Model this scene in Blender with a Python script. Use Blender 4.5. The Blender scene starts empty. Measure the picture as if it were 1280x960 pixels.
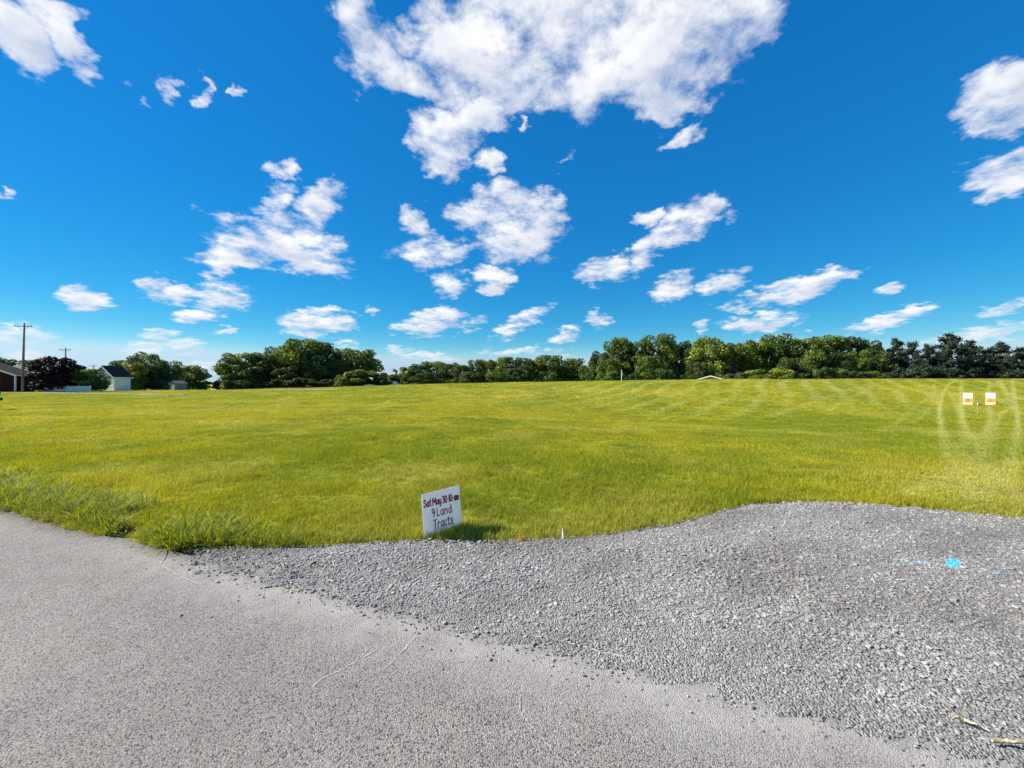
import bpy, bmesh, math, random
import numpy as np
from mathutils import Vector, Matrix, Euler

sc = bpy.context.scene
R = math.radians
# ------------------------------------------------------------------ camera
F = 481.0          # focal length in pixels of a 1280 px wide picture
EYE = 1.7
cam = bpy.data.cameras.new('camera')
cam.sensor_width = 36.0
cam.lens = 36.0 * F / 1280.0
cam.clip_start = 0.05
cam.clip_end = 20000
co = bpy.data.objects.new('camera', cam)
sc.collection.objects.link(co)
co.location = (0, 0, EYE)
co.rotation_euler = (R(90), 0, 0)
sc.camera = co

# ------------------------------------------------------------------ light
SUN_EL = 36.0
SUN_VEC = Vector((-math.cos(R(7)) * math.cos(R(SUN_EL)), math.sin(R(7)) * math.cos(R(SUN_EL)), math.sin(R(SUN_EL))))
sun = bpy.data.lights.new('sun', 'SUN')
sun.energy = 5.0
sun.angle = R(0.53)
sun.color = (1.0, 0.92, 0.79)
so = bpy.data.objects.new('sun', sun)
sc.collection.objects.link(so)
so.rotation_euler = SUN_VEC.to_track_quat('Z', 'Y').to_euler()

sc.view_settings.view_transform = 'Standard'
sc.view_settings.look = 'None'
sc.view_settings.gamma = 1.0
sc.view_settings.exposure = 1.0
sc.cycles.max_bounces = 6
sc.cycles.diffuse_bounces = 3
sc.cycles.transparent_max_bounces = 8
sc.cycles.use_denoising = True

W = bpy.data.worlds.new('World')
sc.world = W
W.use_nodes = True
W.cycles.sampling_method = 'MANUAL'
W.cycles.sample_map_resolution = 512


class NT:
    """small helper round a node tree"""
    def __init__(s, tree):
        s.t = tree
        s.t.nodes.clear()

    def n(s, typ, ins=None, **props):
        nd = s.t.nodes.new(typ)
        for k, v in props.items():
            setattr(nd, k, v)
        if ins:
            for k, v in ins.items():
                s.set(nd.inputs[k], v)
        return nd

    def set(s, sock, v):
        if isinstance(v, bpy.types.NodeSocket):
            s.t.links.new(v, sock)
        elif v is not None:
            sock.default_value = v

    def m(s, op, a, b=None, c=None, clamp=False):
        nd = s.t.nodes.new('ShaderNodeMath')
        nd.operation = op
        nd.use_clamp = clamp
        for i, v in enumerate((a, b, c)):
            if v is not None:
                s.set(nd.inputs[i], v)
        return nd.outputs[0]

    def vm(s, op, a, b=None, c=None, scale=None):
        nd = s.t.nodes.new('ShaderNodeVectorMath')
        nd.operation = op
        for i, v in enumerate((a, b, c)):
            if v is not None:
                s.set(nd.inputs[i], v)
        if scale is not None:
            s.set(nd.inputs['Scale'], scale)
        return nd.outputs['Value'] if op in ('DOT_PRODUCT', 'LENGTH', 'DISTANCE') else nd.outputs[0]

    def mix(s, fac, a, b, blend='MIX'):
        nd = s.t.nodes.new('ShaderNodeMix')
        nd.data_type = 'RGBA'
        nd.blend_type = blend
        s.set(nd.inputs[0], fac)
        s.set(nd.inputs[6], a)
        s.set(nd.inputs[7], b)
        return nd.outputs[2]

    def noise(s, vec, scale, detail=4, rough=0.55, dist=0.0, color=False):
        nd = s.n('ShaderNodeTexNoise', {'Vector': vec, 'Scale': scale, 'Detail': detail, 'Roughness': rough, 'Distortion': dist})
        return nd.outputs['Color'] if color else nd.outputs[0]

    def rng(s, v, a, b, c=0.0, d=1.0, smooth=False):
        nd = s.n('ShaderNodeMapRange', {0: v, 1: a, 2: b, 3: c, 4: d})
        nd.interpolation_type = 'SMOOTHSTEP' if smooth else 'LINEAR'
        return nd.outputs[0]


def rgb(*c):
    return (c[0], c[1], c[2], 1.0)


# ------------------------------------------------------------------ sky: daylight sky with fair-weather cumulus at infinity
def pixdir(x, y):
    return Vector(((x - 640) / F, 1.0, (480 - y) / F)).normalized()


CLOUDS = [  # centre and half-axes of each puff, tilt, weight
    (590, 62, 85, 52, 0, 1), (700, 70, 150, 78, 0, 1), (830, 62, 135, 72, -18, 1), (930, 25, 62, 42, -20, 1),
    (470, 62, 42, 62, -30, .9), (445, 15, 32, 42, 0, .8), (535, 98, 66, 34, 8, .9), (815, 122, 52, 26, -10, .9), (640, 5, 110, 38, 0, 1),
    (500, 40, 34, 32, 0, .7), (760, 0, 170, 60, 0, 1), (556, 172, 44, 40, -20, 1), (596, 140, 46, 28, -10, .9), (552, 204, 30, 22, 0, .85),
    (610, 201, 18, 18, 0, .85), (651, 161, 7, 10, 0, .7), (849, 168, 24, 13, -45, .75), (702, 207, 11, 7, 0, .65),
    (20, 36, 46, 44, 0, 1), (96, 72, 34, 24, 20, .85), (80, 32, 26, 28, 0, .7), (204, 124, 20, 11, 25, .75), (283, 118, 5, 9, -20, .6),
    (243, 120, 14, 6, 40, .42), (165, 123, 12, 6, 0, .5), (346, 218, 18, 13, -15, .7), (10, 240, 14, 7, 0, .6),
    (345, 297, 82, 34, 5, 1), (392, 320, 55, 28, 15, 1), (402, 258, 38, 22, -30, .7), (298, 310, 48, 24, -15, .95), (272, 338, 26, 8, 0, .75),
    (345, 265, 20, 26, 0, .7),
    (540, 316, 50, 25, 5, 1), (612, 262, 48, 32, -10, 1), (655, 292, 66, 38, -20, 1), (690, 270, 26, 30, -30, .9), (566, 350, 26, 18, 0, .8),
    (617, 349, 28, 17, -10, .95), (522, 282, 20, 20, 0, .75),
    (760, 339, 40, 18, -8, 1), (845, 287, 58, 26, -28, 1), (893, 263, 30, 19, -25, 1), (810, 268, 18, 10, -20, .65), (805, 318, 22, 14, -40, .6),
    (840, 358, 32, 17, -25, .95), (905, 356, 36, 18, -22, .95), (1000, 362, 66, 17, -18, 1), (1042, 347, 32, 13, -14, .95), (948, 377, 44, 9, -12, .7),
    (945, 402, 58, 13, -5, 1), (880, 406, 14, 7, 0, .75), (1115, 362, 26, 8, -10, .8), (1105, 403, 58, 10, -14, .9), (1146, 387, 28, 8, -8, .85),
    (1256, 386, 34, 13, -5, .95), (1215, 418, 80, 10, -10, .85), (1262, 128, 62, 40, -42, 1), (1262, 212, 66, 32, -22, 1),
    (108, 374, 30, 16, 5, .95), (194, 362, 22, 14, 0, .9), (226, 368, 20, 11, 0, .85), (274, 369, 42, 20, 0, 1), (400, 404, 56, 17, -4, 1),
    (540, 402, 54, 16, -10, 1), (586, 406, 24, 9, -20, .85), (650, 404, 42, 13, -28, .95), (708, 419, 21, 12, -15, .95), (748, 400, 14, 12, 10, .8),
    (190, 430, 36, 15, -22, .95), (236, 434, 26, 9, 0, .8), (248, 398, 28, 8, -8, .65), (285, 412, 15, 5, 0, .65), (22, 420, 46, 16, 5, .85),
    (28, 443, 26, 9, 0, .8), (500, 438, 18, 6, 0, .8), (465, 388, 11, 7, -20, .65), (985, 425, 40, 10, 0, .7), (540, 446, 40, 6, 0, .6), (255, 460, 40, 9, 0, .6),
    (660, 441, 60, 7, 0, .6), (430, 432, 26, 6, 0, .55),
]


def build_world():
    g = NT(W.node_tree)
    out = g.n('ShaderNodeOutputWorld')
    bg = g.n('ShaderNodeBackground')
    bg.inputs['Strength'].default_value = 0.070
    sky = g.n('ShaderNodeTexSky')
    sky.sky_type = 'NISHITA'
    sky.sun_disc = False
    sky.sun_elevation = R(SUN_EL)
    sky.sun_rotation = math.atan2(SUN_VEC.x, SUN_VEC.y)
    sky.altitude = 200
    sky.air_density = 1.0
    sky.dust_density = 0.0
    sky.ozone_density = 3.0
    # clear dry air: deepen the blue of the whole sky evenly (one grade for every direction)
    sk = g.n('ShaderNodeSeparateColor', {0: sky.outputs[0]})
    sb = g.m('MAXIMUM', sk.outputs[2], 1e-4)
    rb = g.m('MINIMUM', g.m('DIVIDE', sk.outputs[0], sb), 0.74)
    gb = g.m('MINIMUM', g.m('DIVIDE', sk.outputs[1], sb), 0.93)
    b2 = g.m('MULTIPLY', g.m('POWER', sb, 0.48), 2.33)
    g2 = g.m('MULTIPLY', b2, g.m('MULTIPLY', g.m('POWER', gb, 1.62), 0.95))
    r2 = g.m('MULTIPLY', b2, g.m('MULTIPLY', g.m('POWER', rb, 4.0), 2.0))
    skycol = g.n('ShaderNodeCombineColor', {0: r2, 1: g2, 2: b2}).outputs[0]
    tc = g.n('ShaderNodeTexCoord')
    d = tc.outputs['Generated']
    sep = g.n('ShaderNodeSeparateXYZ', {0: d})
    up = g.m('MAXIMUM', sep.outputs[2], 0.0)
    inv = g.m('DIVIDE', 1.0, g.m('ADD', up, 0.22))
    P = g.vm('SCALE', d, scale=inv)                       # noise gets finer towards the horizon, as distant clouds do
    wr1 = g.vm('SUBTRACT', g.noise(P, 5.0, 2, .5, color=True), (.5, .5, .5))
    wr2 = g.vm('SUBTRACT', g.noise(P, 16.0, 3, .6, color=True), (.5, .5, .5))
    amp = g.m('ADD', g.m('MULTIPLY', up, 0.16), 0.018)
    q = g.vm('ADD', d, g.vm('SCALE', wr1, scale=amp))
    q = g.vm('ADD', q, g.vm('SCALE', wr2, scale=g.m('MULTIPLY', amp, 0.75)))
    cl = list(CLOUDS)
    D = None
    V = None
    specs = []
    for (x, y, rx, ry, tilt, w) in cl:
        c = pixdir(x, y)
        a = R(tilt)
        tx = (pixdir(x + rx * math.cos(a), y + rx * math.sin(a)) - pixdir(x - rx * math.cos(a), y - rx * math.sin(a))) / 2
        ty = (pixdir(x + ry * math.sin(a), y - ry * math.cos(a)) - pixdir(x - ry * math.sin(a), y + ry * math.cos(a))) / 2
        specs.append((c, tx, ty, w))
    rr = random.Random(11)
    for i in range(26):                                    # the same fair-weather field goes on all round
        az = R(rr.uniform(62, 298))
        el = R(rr.choice((rr.uniform(4, 14), rr.uniform(10, 60))))
        c = Vector((math.sin(az) * math.cos(el), math.cos(az) * math.cos(el), math.sin(el)))
        h = Vector((0, 0, 1)).cross(c).normalized()
        v = c.cross(h)
        s = rr.uniform(.05, .11) * (0.4 + math.sin(el) * 1.6)
        specs.append((c, h * s * 1.5, v * s * rr.uniform(.5, .9), rr.uniform(.75, 1)))
    for (c, tx, ty, w) in specs:
        ex = tx.normalized()
        ey = c.cross(ex).normalized()
        ex = ey.cross(c).normalized()
        x1 = g.vm('DOT_PRODUCT', q, tuple(ex / (tx.length * 1.06)))
        y1 = g.vm('DOT_PRODUCT', q, tuple(ey / (ty.length * 1.08)))
        l2 = g.m('MULTIPLY_ADD', y1, y1, g.m('MULTIPLY', x1, x1))
        f = g.m('MULTIPLY_ADD', l2, -w, w)
        D = f if D is None else g.m('SMOOTH_MAX', D, f, 0.12)
        low = g.m('MULTIPLY', g.m('MAXIMUM', f, 0.0), g.m('MULTIPLY_ADD', x1, 0.35, y1))  # lower right of each puff, painted darker as its shaded base
        V = low if V is None else g.m('ADD', V, low)
    D = g.m('MAXIMUM', D, -1.0)
    fb = g.noise(P, 6.5, 8, .64)
    fb = g.m('MULTIPLY_ADD', fb, 2.3, -1.15)
    body = g.m('MULTIPLY', g.m('MINIMUM', D, 0.75), 0.72)
    dens = g.m('ADD', body, g.m('MULTIPLY', fb, 1.05))
    mask = g.m('POWER', g.rng(dens, 0.0, 0.78, 0, 1, True), 0.9)
    # relief shading painted into the cloud colour: thickness seen a little way towards the sun, taken from the thickness here
    off = g.vm('ADD', P, tuple(SUN_VEC * 0.055 + Vector((0, 0, 0.03))))
    fb2 = g.m('MULTIPLY_ADD', g.noise(off, 6.0, 4, .55), 2.3, -1.15)
    soft = g.noise(P, 3.2, 2, .5)
    lit = g.m('MULTIPLY_ADD', g.m('SUBTRACT', fb, fb2), 0.78, 0.72)
    lit = g.m('SUBTRACT', lit, g.m('MULTIPLY', g.rng(dens, 0.35, 1.0), g.rng(soft, .38, .62, 0.0, 0.42)))
    lit = g.m('SUBTRACT', lit, g.m('MULTIPLY', g.m('MAXIMUM', V, -0.25), 0.85), clamp=True)
    ccol = g.mix(lit, rgb(4.1, 4.6, 5.8), rgb(7.3, 7.35, 7.45))
    # far clouds sink into the pale air above the horizon
    thin = g.m('MULTIPLY', g.rng(up, 0.0, 0.13, 0.45, 1.0), g.m('GREATER_THAN', sep.outputs[2], -0.01))
    fac = g.m('MULTIPLY', mask, thin)
    col = g.mix(fac, skycol, ccol)
    g.set(bg.inputs[0], col)
    g.t.links.new(bg.outputs[0], out.inputs[0])


build_world()

# ------------------------------------------------------------------ generic helpers
col = sc.collection


def tag(o, label=None, cat=None, group=None, kind=None):
    if label: o['label'] = label
    if cat: o['category'] = cat
    if group: o['group'] = group
    if kind: o['kind'] = kind
    return o


def empty(name, loc=(0, 0, 0), rz=0.0):
    o = bpy.data.objects.new(name, None)
    o.empty_display_size = 0.3
    col.objects.link(o)
    o.location = loc
    o.rotation_euler = (0, 0, rz)
    return o


def link_mesh(name, me, mat=None, parent=None):
    o = bpy.data.objects.new(name, me)
    col.objects.link(o)
    if mat and len(me.materials) == 0:
        me.materials.append(mat)
    if parent: o.parent = parent
    return o


def np_mesh(name, verts, faces, mat=None, smooth=False):
    """verts (n,3), faces (m,k) numpy -> mesh"""
    me = bpy.data.meshes.new(name)
    verts = np.asarray(verts, np.float32)
    faces = np.asarray(faces, np.int32)
    k = faces.shape[1]
    me.vertices.add(len(verts))
    me.vertices.foreach_set('co', verts.ravel())
    me.loops.add(faces.size)
    me.loops.foreach_set('vertex_index', faces.ravel())
    me.polygons.add(len(faces))
    me.polygons.foreach_set('loop_start', np.arange(0, faces.size, k, dtype=np.int32))
    if smooth:
        me.polygons.foreach_set('use_smooth', np.ones(len(faces), bool))
    me.update(calc_edges=True)
    if mat: me.materials.append(mat)
    return me


class MB:
    """collects shapes and links them as ONE mesh object"""
    def __init__(s):
        s.bm = bmesh.new()

    def box(s, x0, x1, y0, y1, z0, z1, bev=0.0):
        vs = [s.bm.verts.new(p) for p in ((x0, y0, z0), (x1, y0, z0), (x1, y1, z0), (x0, y1, z0), (x0, y0, z1), (x1, y0, z1), (x1, y1, z1), (x0, y1, z1))]
        for f in ((3, 2, 1, 0), (4, 5, 6, 7), (0, 1, 5, 4), (1, 2, 6, 5), (2, 3, 7, 6), (3, 0, 4, 7)):
            s.bm.faces.new([vs[i] for i in f])
        if bev:
            es = list({e for v in vs for e in v.link_edges})
            bmesh.ops.bevel(s.bm, geom=es, offset=bev, segments=2, affect='EDGES')
        return s

    def prism(s, poly, axis, a, b):
        """poly of (u,v) extruded along axis 'x','y' or 'z' from a to b"""
        def P(u, v, t):
            return {'x': (t, u, v), 'y': (u, t, v), 'z': (u, v, t)}[axis]
        lo = [s.bm.verts.new(P(u, v, a)) for u, v in poly]
        hi = [s.bm.verts.new(P(u, v, b)) for u, v in poly]
        n = len(poly)
        s.bm.faces.new(lo[::-1])
        s.bm.faces.new(hi)
        for i in range(n):
            s.bm.faces.new((lo[i], lo[(i + 1) % n], hi[(i + 1) % n], hi[i]))
        return s

    def tube(s, pts, rad, seg=8):
        pts = [Vector(p) for p in pts]
        rad = rad if isinstance(rad, (list, tuple)) else [rad] * len(pts)
        rings = []
        for i, p in enumerate(pts):
            t = (pts[min(i + 1, len(pts) - 1)] - pts[max(i - 1, 0)]).normalized()
            ref = Vector((0, 0, 1)) if abs(t.z) < 0.9 else Vector((1, 0, 0))
            a = t.cross(ref).normalized()
            b = t.cross(a)
            rings.append([s.bm.verts.new(p + (a * math.cos(2 * math.pi * k / seg) + b * math.sin(2 * math.pi * k / seg)) * rad[i]) for k in range(seg)])
        for r0, r1 in zip(rings, rings[1:]):
            for k in range(seg):
                s.bm.faces.new((r0[k], r0[(k + 1) % seg], r1[(k + 1) % seg], r1[k]))
        s.bm.faces.new(rings[0][::-1])
        s.bm.faces.new(rings[-1])
        return s

    def quad(s, *ps):
        s.bm.faces.new([s.bm.verts.new(p) for p in ps])
        return s

    def build(s, name, mat, parent=None, smooth=False):
        bmesh.ops.recalc_face_normals(s.bm, faces=s.bm.faces)
        me = bpy.data.meshes.new(name)
        s.bm.to_mesh(me)
        s.bm.free()
        if smooth:
            for p in me.polygons: p.use_smooth = True
        return link_mesh(name, me, mat, parent)


# ------------------------------------------------------------------ terrain shape
def smooth(a, b, x):
    t = np.clip((np.asarray(x, float) - a) / (b - a), 0, 1)
    return t * t * (3 - 2 * t)


def vnoise(x, y, s, seed=0):
    """cheap value noise on arrays"""
    x = np.asarray(x, float) / s + 1000
    y = np.asarray(y, float) / s + 1000
    xi = np.floor(x).astype(np.int64); yi = np.floor(y).astype(np.int64)
    fx = x - xi; fy = y - yi
    fx = fx * fx * (3 - 2 * fx); fy = fy * fy * (3 - 2 * fy)
    def h(a, b):
        n = (a * 374761393 + b * 668265263 + seed * 974711) & 0x7fffffff
        n = ((n ^ (n >> 13)) * 1274126177) & 0x7fffffff
        return ((n ^ (n >> 16)) & 0xffff) / 65535.0
    return (h(xi, yi) * (1 - fx) + h(xi + 1, yi) * fx) * (1 - fy) + (h(xi, yi + 1) * (1 - fx) + h(xi + 1, yi + 1) * fx) * fy


ROAD_N = np.array((0.35, 0.937))
ROAD_E = 2.5


def road_t(x, y):
    return ROAD_N[0] * x + ROAD_N[1] * y


def height(x, y):
    x = np.asarray(x, float); y = np.asarray(y, float)
    zc = np.interp(x, [-300, -56, -22, 9, 40, 100, 300], [.35, .40, 1.45, 2.1, 2.55, 2.7, 2.7])
    rise = smooth(30, 76, y)
    z = zc * rise
    w = smooth(-6, 14, x)
    z = z - 0.8 * w * np.exp(-((y - 25) / 12.5) ** 2) * smooth(5.5, 14, y)
    z = z - smooth(79, 98, y) * np.interp(x, [-60, -20, 20], [.2, 1.2, 2.2])
    z = z - smooth(160, 600, y) * np.interp(x, [-60, 20], [.3, .6])
    z = z + (vnoise(x, y, 9, 3) - .5) * 0.16 * smooth(9, 22, y) + (vnoise(x, y, 3.1, 4) - .5) * 0.05 * smooth(6, 12, y)
    return z


def hz(x, y):
    return float(height(x, y))


def ground_at(px, py):
    """pixel of the photograph -> the point of the ground it looks at"""
    u = (px - 640) / F; v = (480 - py) / F
    ds = np.concatenate((np.arange(1.2, 20, .01), np.arange(20, 160, .05)))
    zz = EYE + v * ds
    hit = np.nonzero(zz <= height(u * ds, ds))[0]
    dd = ds[hit[0]] if len(hit) else 78.0
    return np.array((u * dd, dd))


# gravel apron outline (ground metres), far edge first, then back along the road edge
GE_PIX = [(236, 687), (300, 684), (400, 682.5), (470, 678), (530, 675.5), (590, 676.5), (640, 676), (690, 674), (740, 670), (800, 662), (840, 655),
          (870, 648), (900, 639), (930, 632), (965, 629), (1010, 627), (1050, 628), (1100, 631), (1150, 635), (1200, 640), (1280, 648)]
GE = [((x - 640) / F * EYE * F / (y - 480), EYE * F / (y - 480)) for x, y in GE_PIX]
GE = GE + [(8.5, 4.3), (11, 3.2), (13, 1.2)]
GP = GE + [(12.5, (2.32 - .35 * 12.5) / .937), (-3.0, (2.34 + .35 * 3.0) / .937)]
GP = np.array(GP)


def in_poly(x, y, poly):
    x = np.asarray(x, float); y = np.asarray(y, float)
    ins = np.zeros(x.shape, bool)
    j = len(poly) - 1
    for i in range(len(poly)):
        xi, yi = poly[i]; xj, yj = poly[j]
        c = ((yi > y) != (yj > y)) & (x < (xj - xi) * (y - yi) / (yj - yi + 1e-12) + xi)
        ins ^= c
        j = i
    return ins


def poly_dist(x, y, pts, closed=False):
    x = np.asarray(x, float); y = np.asarray(y, float)
    best = np.full(x.shape, 1e9)
    n = len(pts)
    for i in range(n if closed else n - 1):
        ax, ay = pts[i]; bx, by = pts[(i + 1) % n]
        dx, dy = bx - ax, by - ay
        t = np.clip(((x - ax) * dx + (y - ay) * dy) / (dx * dx + dy * dy + 1e-12), 0, 1)
        best = np.minimum(best, np.hypot(x - ax - t * dx, y - ay - t * dy))
    return best


def road_edge(x, y):
    """wobbling edge of the road along its length"""
    s = 0.937 * x - 0.35 * y
    return ROAD_E + (vnoise(s, s * 0, .9, 21) - .5) * 0.10 + (vnoise(s, s * 0, .25, 22) - .5) * 0.06


# tyre tracks and mowing lines pressed into the field, as read off the photograph
def catmull(pts, n=8):
    out = []
    P = [pts[0]] + list(pts) + [pts[-1]]
    for i in range(1, len(P) - 2):
        p0, p1, p2, p3 = (np.array(P[k]) for k in (i - 1, i, i + 1, i + 2))
        for t in np.linspace(0, 1, n, endpoint=False):
            out.append(.5 * ((2 * p1) + (-p0 + p2) * t + (2 * p0 - 5 * p1 + 4 * p2 - p3) * t * t + (-p0 + 3 * p1 - 3 * p2 + p3) * t ** 3))
    out.append(np.array(pts[-1]))
    return out


TRACKS_PIX = [
    (.9, .42, [(1192, 476), (1182, 486), (1175, 505), (1176, 535), (1180, 560), (1190, 582), (1205, 600), (1225, 620)]),
    (.9, .42, [(1202, 476), (1201, 500), (1204, 525), (1216, 550), (1232, 575), (1250, 600), (1275, 622)]),
    (.8, .5, [(1250, 476), (1258, 490), (1266, 495), (1280, 500)]),
    (.8, .5, [(1266, 475), (1267, 495), (1272, 520), (1270, 555), (1262, 585), (1245, 605), (1220, 622)]),
    (.7, .5, [(1236, 476), (1235, 500), (1238, 520), (1230, 545), (1222, 570), (1200, 590), (1170, 602), (1130, 618)]),
    (.6, .5, [(1245, 477), (1262, 503), (1250, 520), (1240, 545), (1232, 570), (1225, 600), (1218, 625)]),
    (.5, .45, [(1166, 480), (1174, 510), (1180, 540), (1192, 560), (1215, 590), (1250, 612)]),
    (.5, .45, [(1188, 492), (1198, 515), (1205, 545), (1200, 580), (1195, 610)]),
    (.35, .5, [(1168, 492), (1140, 512), (1120, 530), (1100, 540)]),
    (.35, .5, [(1178, 494), (1160, 512), (1140, 530)]),
    (.28, .9, [(1108, 476), (1085, 486), (1060, 500), (1030, 515)]),
    (.28, .9, [(1096, 479), (1060, 488), (1010, 505), (960, 520)]),
    (.35, .5, [(960, 479), (920, 486), (870, 497), (800, 505)]),
    (.35, .5, [(890, 479), (860, 486), (820, 492), (740, 500)]),
    (.35, .5, [(1010, 480), (970, 488), (930, 500), (880, 508)]),
    (.3, .5, [(800, 480), (760, 486), (700, 492), (620, 496)]),
    (.25, .7, [(0, 520), (160, 519), (320, 516), (520, 516), (640, 512)]),
    (.2, .7, [(0, 545), (200, 548), (420, 540), (640, 530), (840, 522), (1000, 512)]),
    (.2, .8, [(60, 500), (260, 504), (460, 502), (600, 500)]),
]
TRACKS = []
for a, w, pp in TRACKS_PIX:
    TRACKS.append((a, w, catmull([ground_at(*p) for p in pp], 6)))


def track_mask(x, y):
    x = np.asarray(x, float); y = np.asarray(y, float)
    m = np.zeros(x.shape)
    for a, w, pts in TRACKS:
        p = np.array(pts)
        sel = (x > p[:, 0].min() - 2) & (x < p[:, 0].max() + 2) & (y > p[:, 1].min() - 2) & (y < p[:, 1].max() + 2)
        if not sel.any(): continue
        d = poly_dist(x[sel], y[sel], pts)
        wb = w * (0.32 + y[sel] * 0.0038)
        v = a * (1 - smooth(wb * .35, wb * 1.0, d)) * (.45 + .4 * smooth(11, 26, y[sel]))
        m[sel] = np.maximum(m[sel], v)
    # mown swaths that run up the far slope
    sw = np.sin((x * 0.74 - y * 0.68 + (vnoise(x, y, 22, 8) - .5) * 8) * 2 * math.pi / 2.7)
    m = np.maximum(m, 0.42 * smooth(-.1, 1, sw) * smooth(24, 40, y) * smooth(-10, 12, x) * (.35 + .65 * vnoise(x, y, 7, 5)))
    sw2 = np.sin((y * 1.0 - x * 0.08 + (vnoise(x, y, 16, 18) - .5) * 4) * 2 * math.pi / 5.2)
    m = np.maximum(m, 0.25 * smooth(.2, 1, sw2) * smooth(9, 16, y) * (1 - smooth(0, 14, x)) * vnoise(x, y, 8, 15))
    return m


# lushness: 1 lush green, 0 plain, and straw: dry yellow patches
def grass_state(x, y):
    lush = 0.48 + 1.1 * (vnoise(x, y, 4.5, 31) - .5) + 0.9 * (vnoise(x, y, 1.1, 32) - .5) + 0.5 * (vnoise(x, y, .4, 37) - .5) + 0.5 * (vnoise(x, y, 16, 35) - .5)
    # grass in the hollow on the right is greener and darker
    lush = lush + 0.55 * smooth(2, 14, x) * np.exp(-((y - 17) / 7.0) ** 2)
    lush = lush + 0.55 * (1 - smooth(2.6, 3.6, road_t(x, y)))
    dry = 0.6 * smooth(.58, .9, vnoise(x, y, 1.9, 33)) + 0.8 * smooth(4.5, 8, x) * (1 - smooth(6.0, 9.5, y))
    dry = dry + 0.25 * smooth(.5, .8, vnoise(x, y, 22, 36)) * smooth(14, 30, y)
    dry = dry * (1 - .6 * smooth(22, 34, y) * smooth(-5, 10, x))
    return np.clip(lush, 0, 1), np.clip(dry, 0, 1)


# ------------------------------------------------------------------ materials
MATS = {}


def material(name):
    m = bpy.data.materials.new(name)
    m.use_nodes = True
    MATS[name] = m
    return m, NT(m.node_tree)


def finish(g, shader):
    o = g.n('ShaderNodeOutputMaterial')
    g.t.links.new(shader, o.inputs[0])


def plain(name, c, rough=0.7, var=0.12, scale=3.0, metal=0.0, spec=0.3, bump=0.0, bscale=40):
    m, g = material(name)
    tc = g.n('ShaderNodeTexCoord').outputs['Object']
    nz = g.noise(tc, scale, 5, .6)
    f = g.rng(nz, .25, .75, 1 - var, 1 + var)
    cc = g.vm('SCALE', (c[0], c[1], c[2]), scale=f)
    b = g.n('ShaderNodeBsdfPrincipled', {'Base Color': cc, 'Roughness': rough, 'Metallic': metal, 'Specular IOR Level': spec})
    if bump:
        bp = g.n('ShaderNodeBump', {'Height': g.noise(tc, bscale, 4, .6), 'Strength': bump, 'Distance': 0.02})
        g.t.links.new(bp.outputs[0], b.inputs['Normal'])
    finish(g, b.outputs[0])
    return m


def leaf_mat(name, c1, c2, c3, trans=0.35, per_obj=0.35, attr='lv'):
    """foliage: per-leaf value attribute picks between three greens, objects differ a little"""
    m, g = material(name)
    a = g.n('ShaderNodeAttribute', attribute_name=attr).outputs['Fac']
    oi = g.n('ShaderNodeObjectInfo').outputs['Random']
    c = g.mix(g.rng(a, 0, .6), rgb(*c1), rgb(*c2))
    c = g.mix(g.rng(a, .6, 1.0), c, rgb(*c3))
    c = g.vm('SCALE', c, scale=g.m('MULTIPLY_ADD', oi, per_obj, 1 - per_obj / 2))
    df = g.n('ShaderNodeBsdfPrincipled', {'Base Color': c, 'Roughness': .55, 'Specular IOR Level': .25})
    tcx = g.vm('MULTIPLY', c, (1.25, 1.15, .45))
    tr = g.n('ShaderNodeBsdfTranslucent', {'Color': tcx})
    mx = g.n('ShaderNodeMixShader', {0: trans, 1: df.outputs[0], 2: tr.outputs[0]})
    finish(g, mx.outputs[0])
    return m


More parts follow.
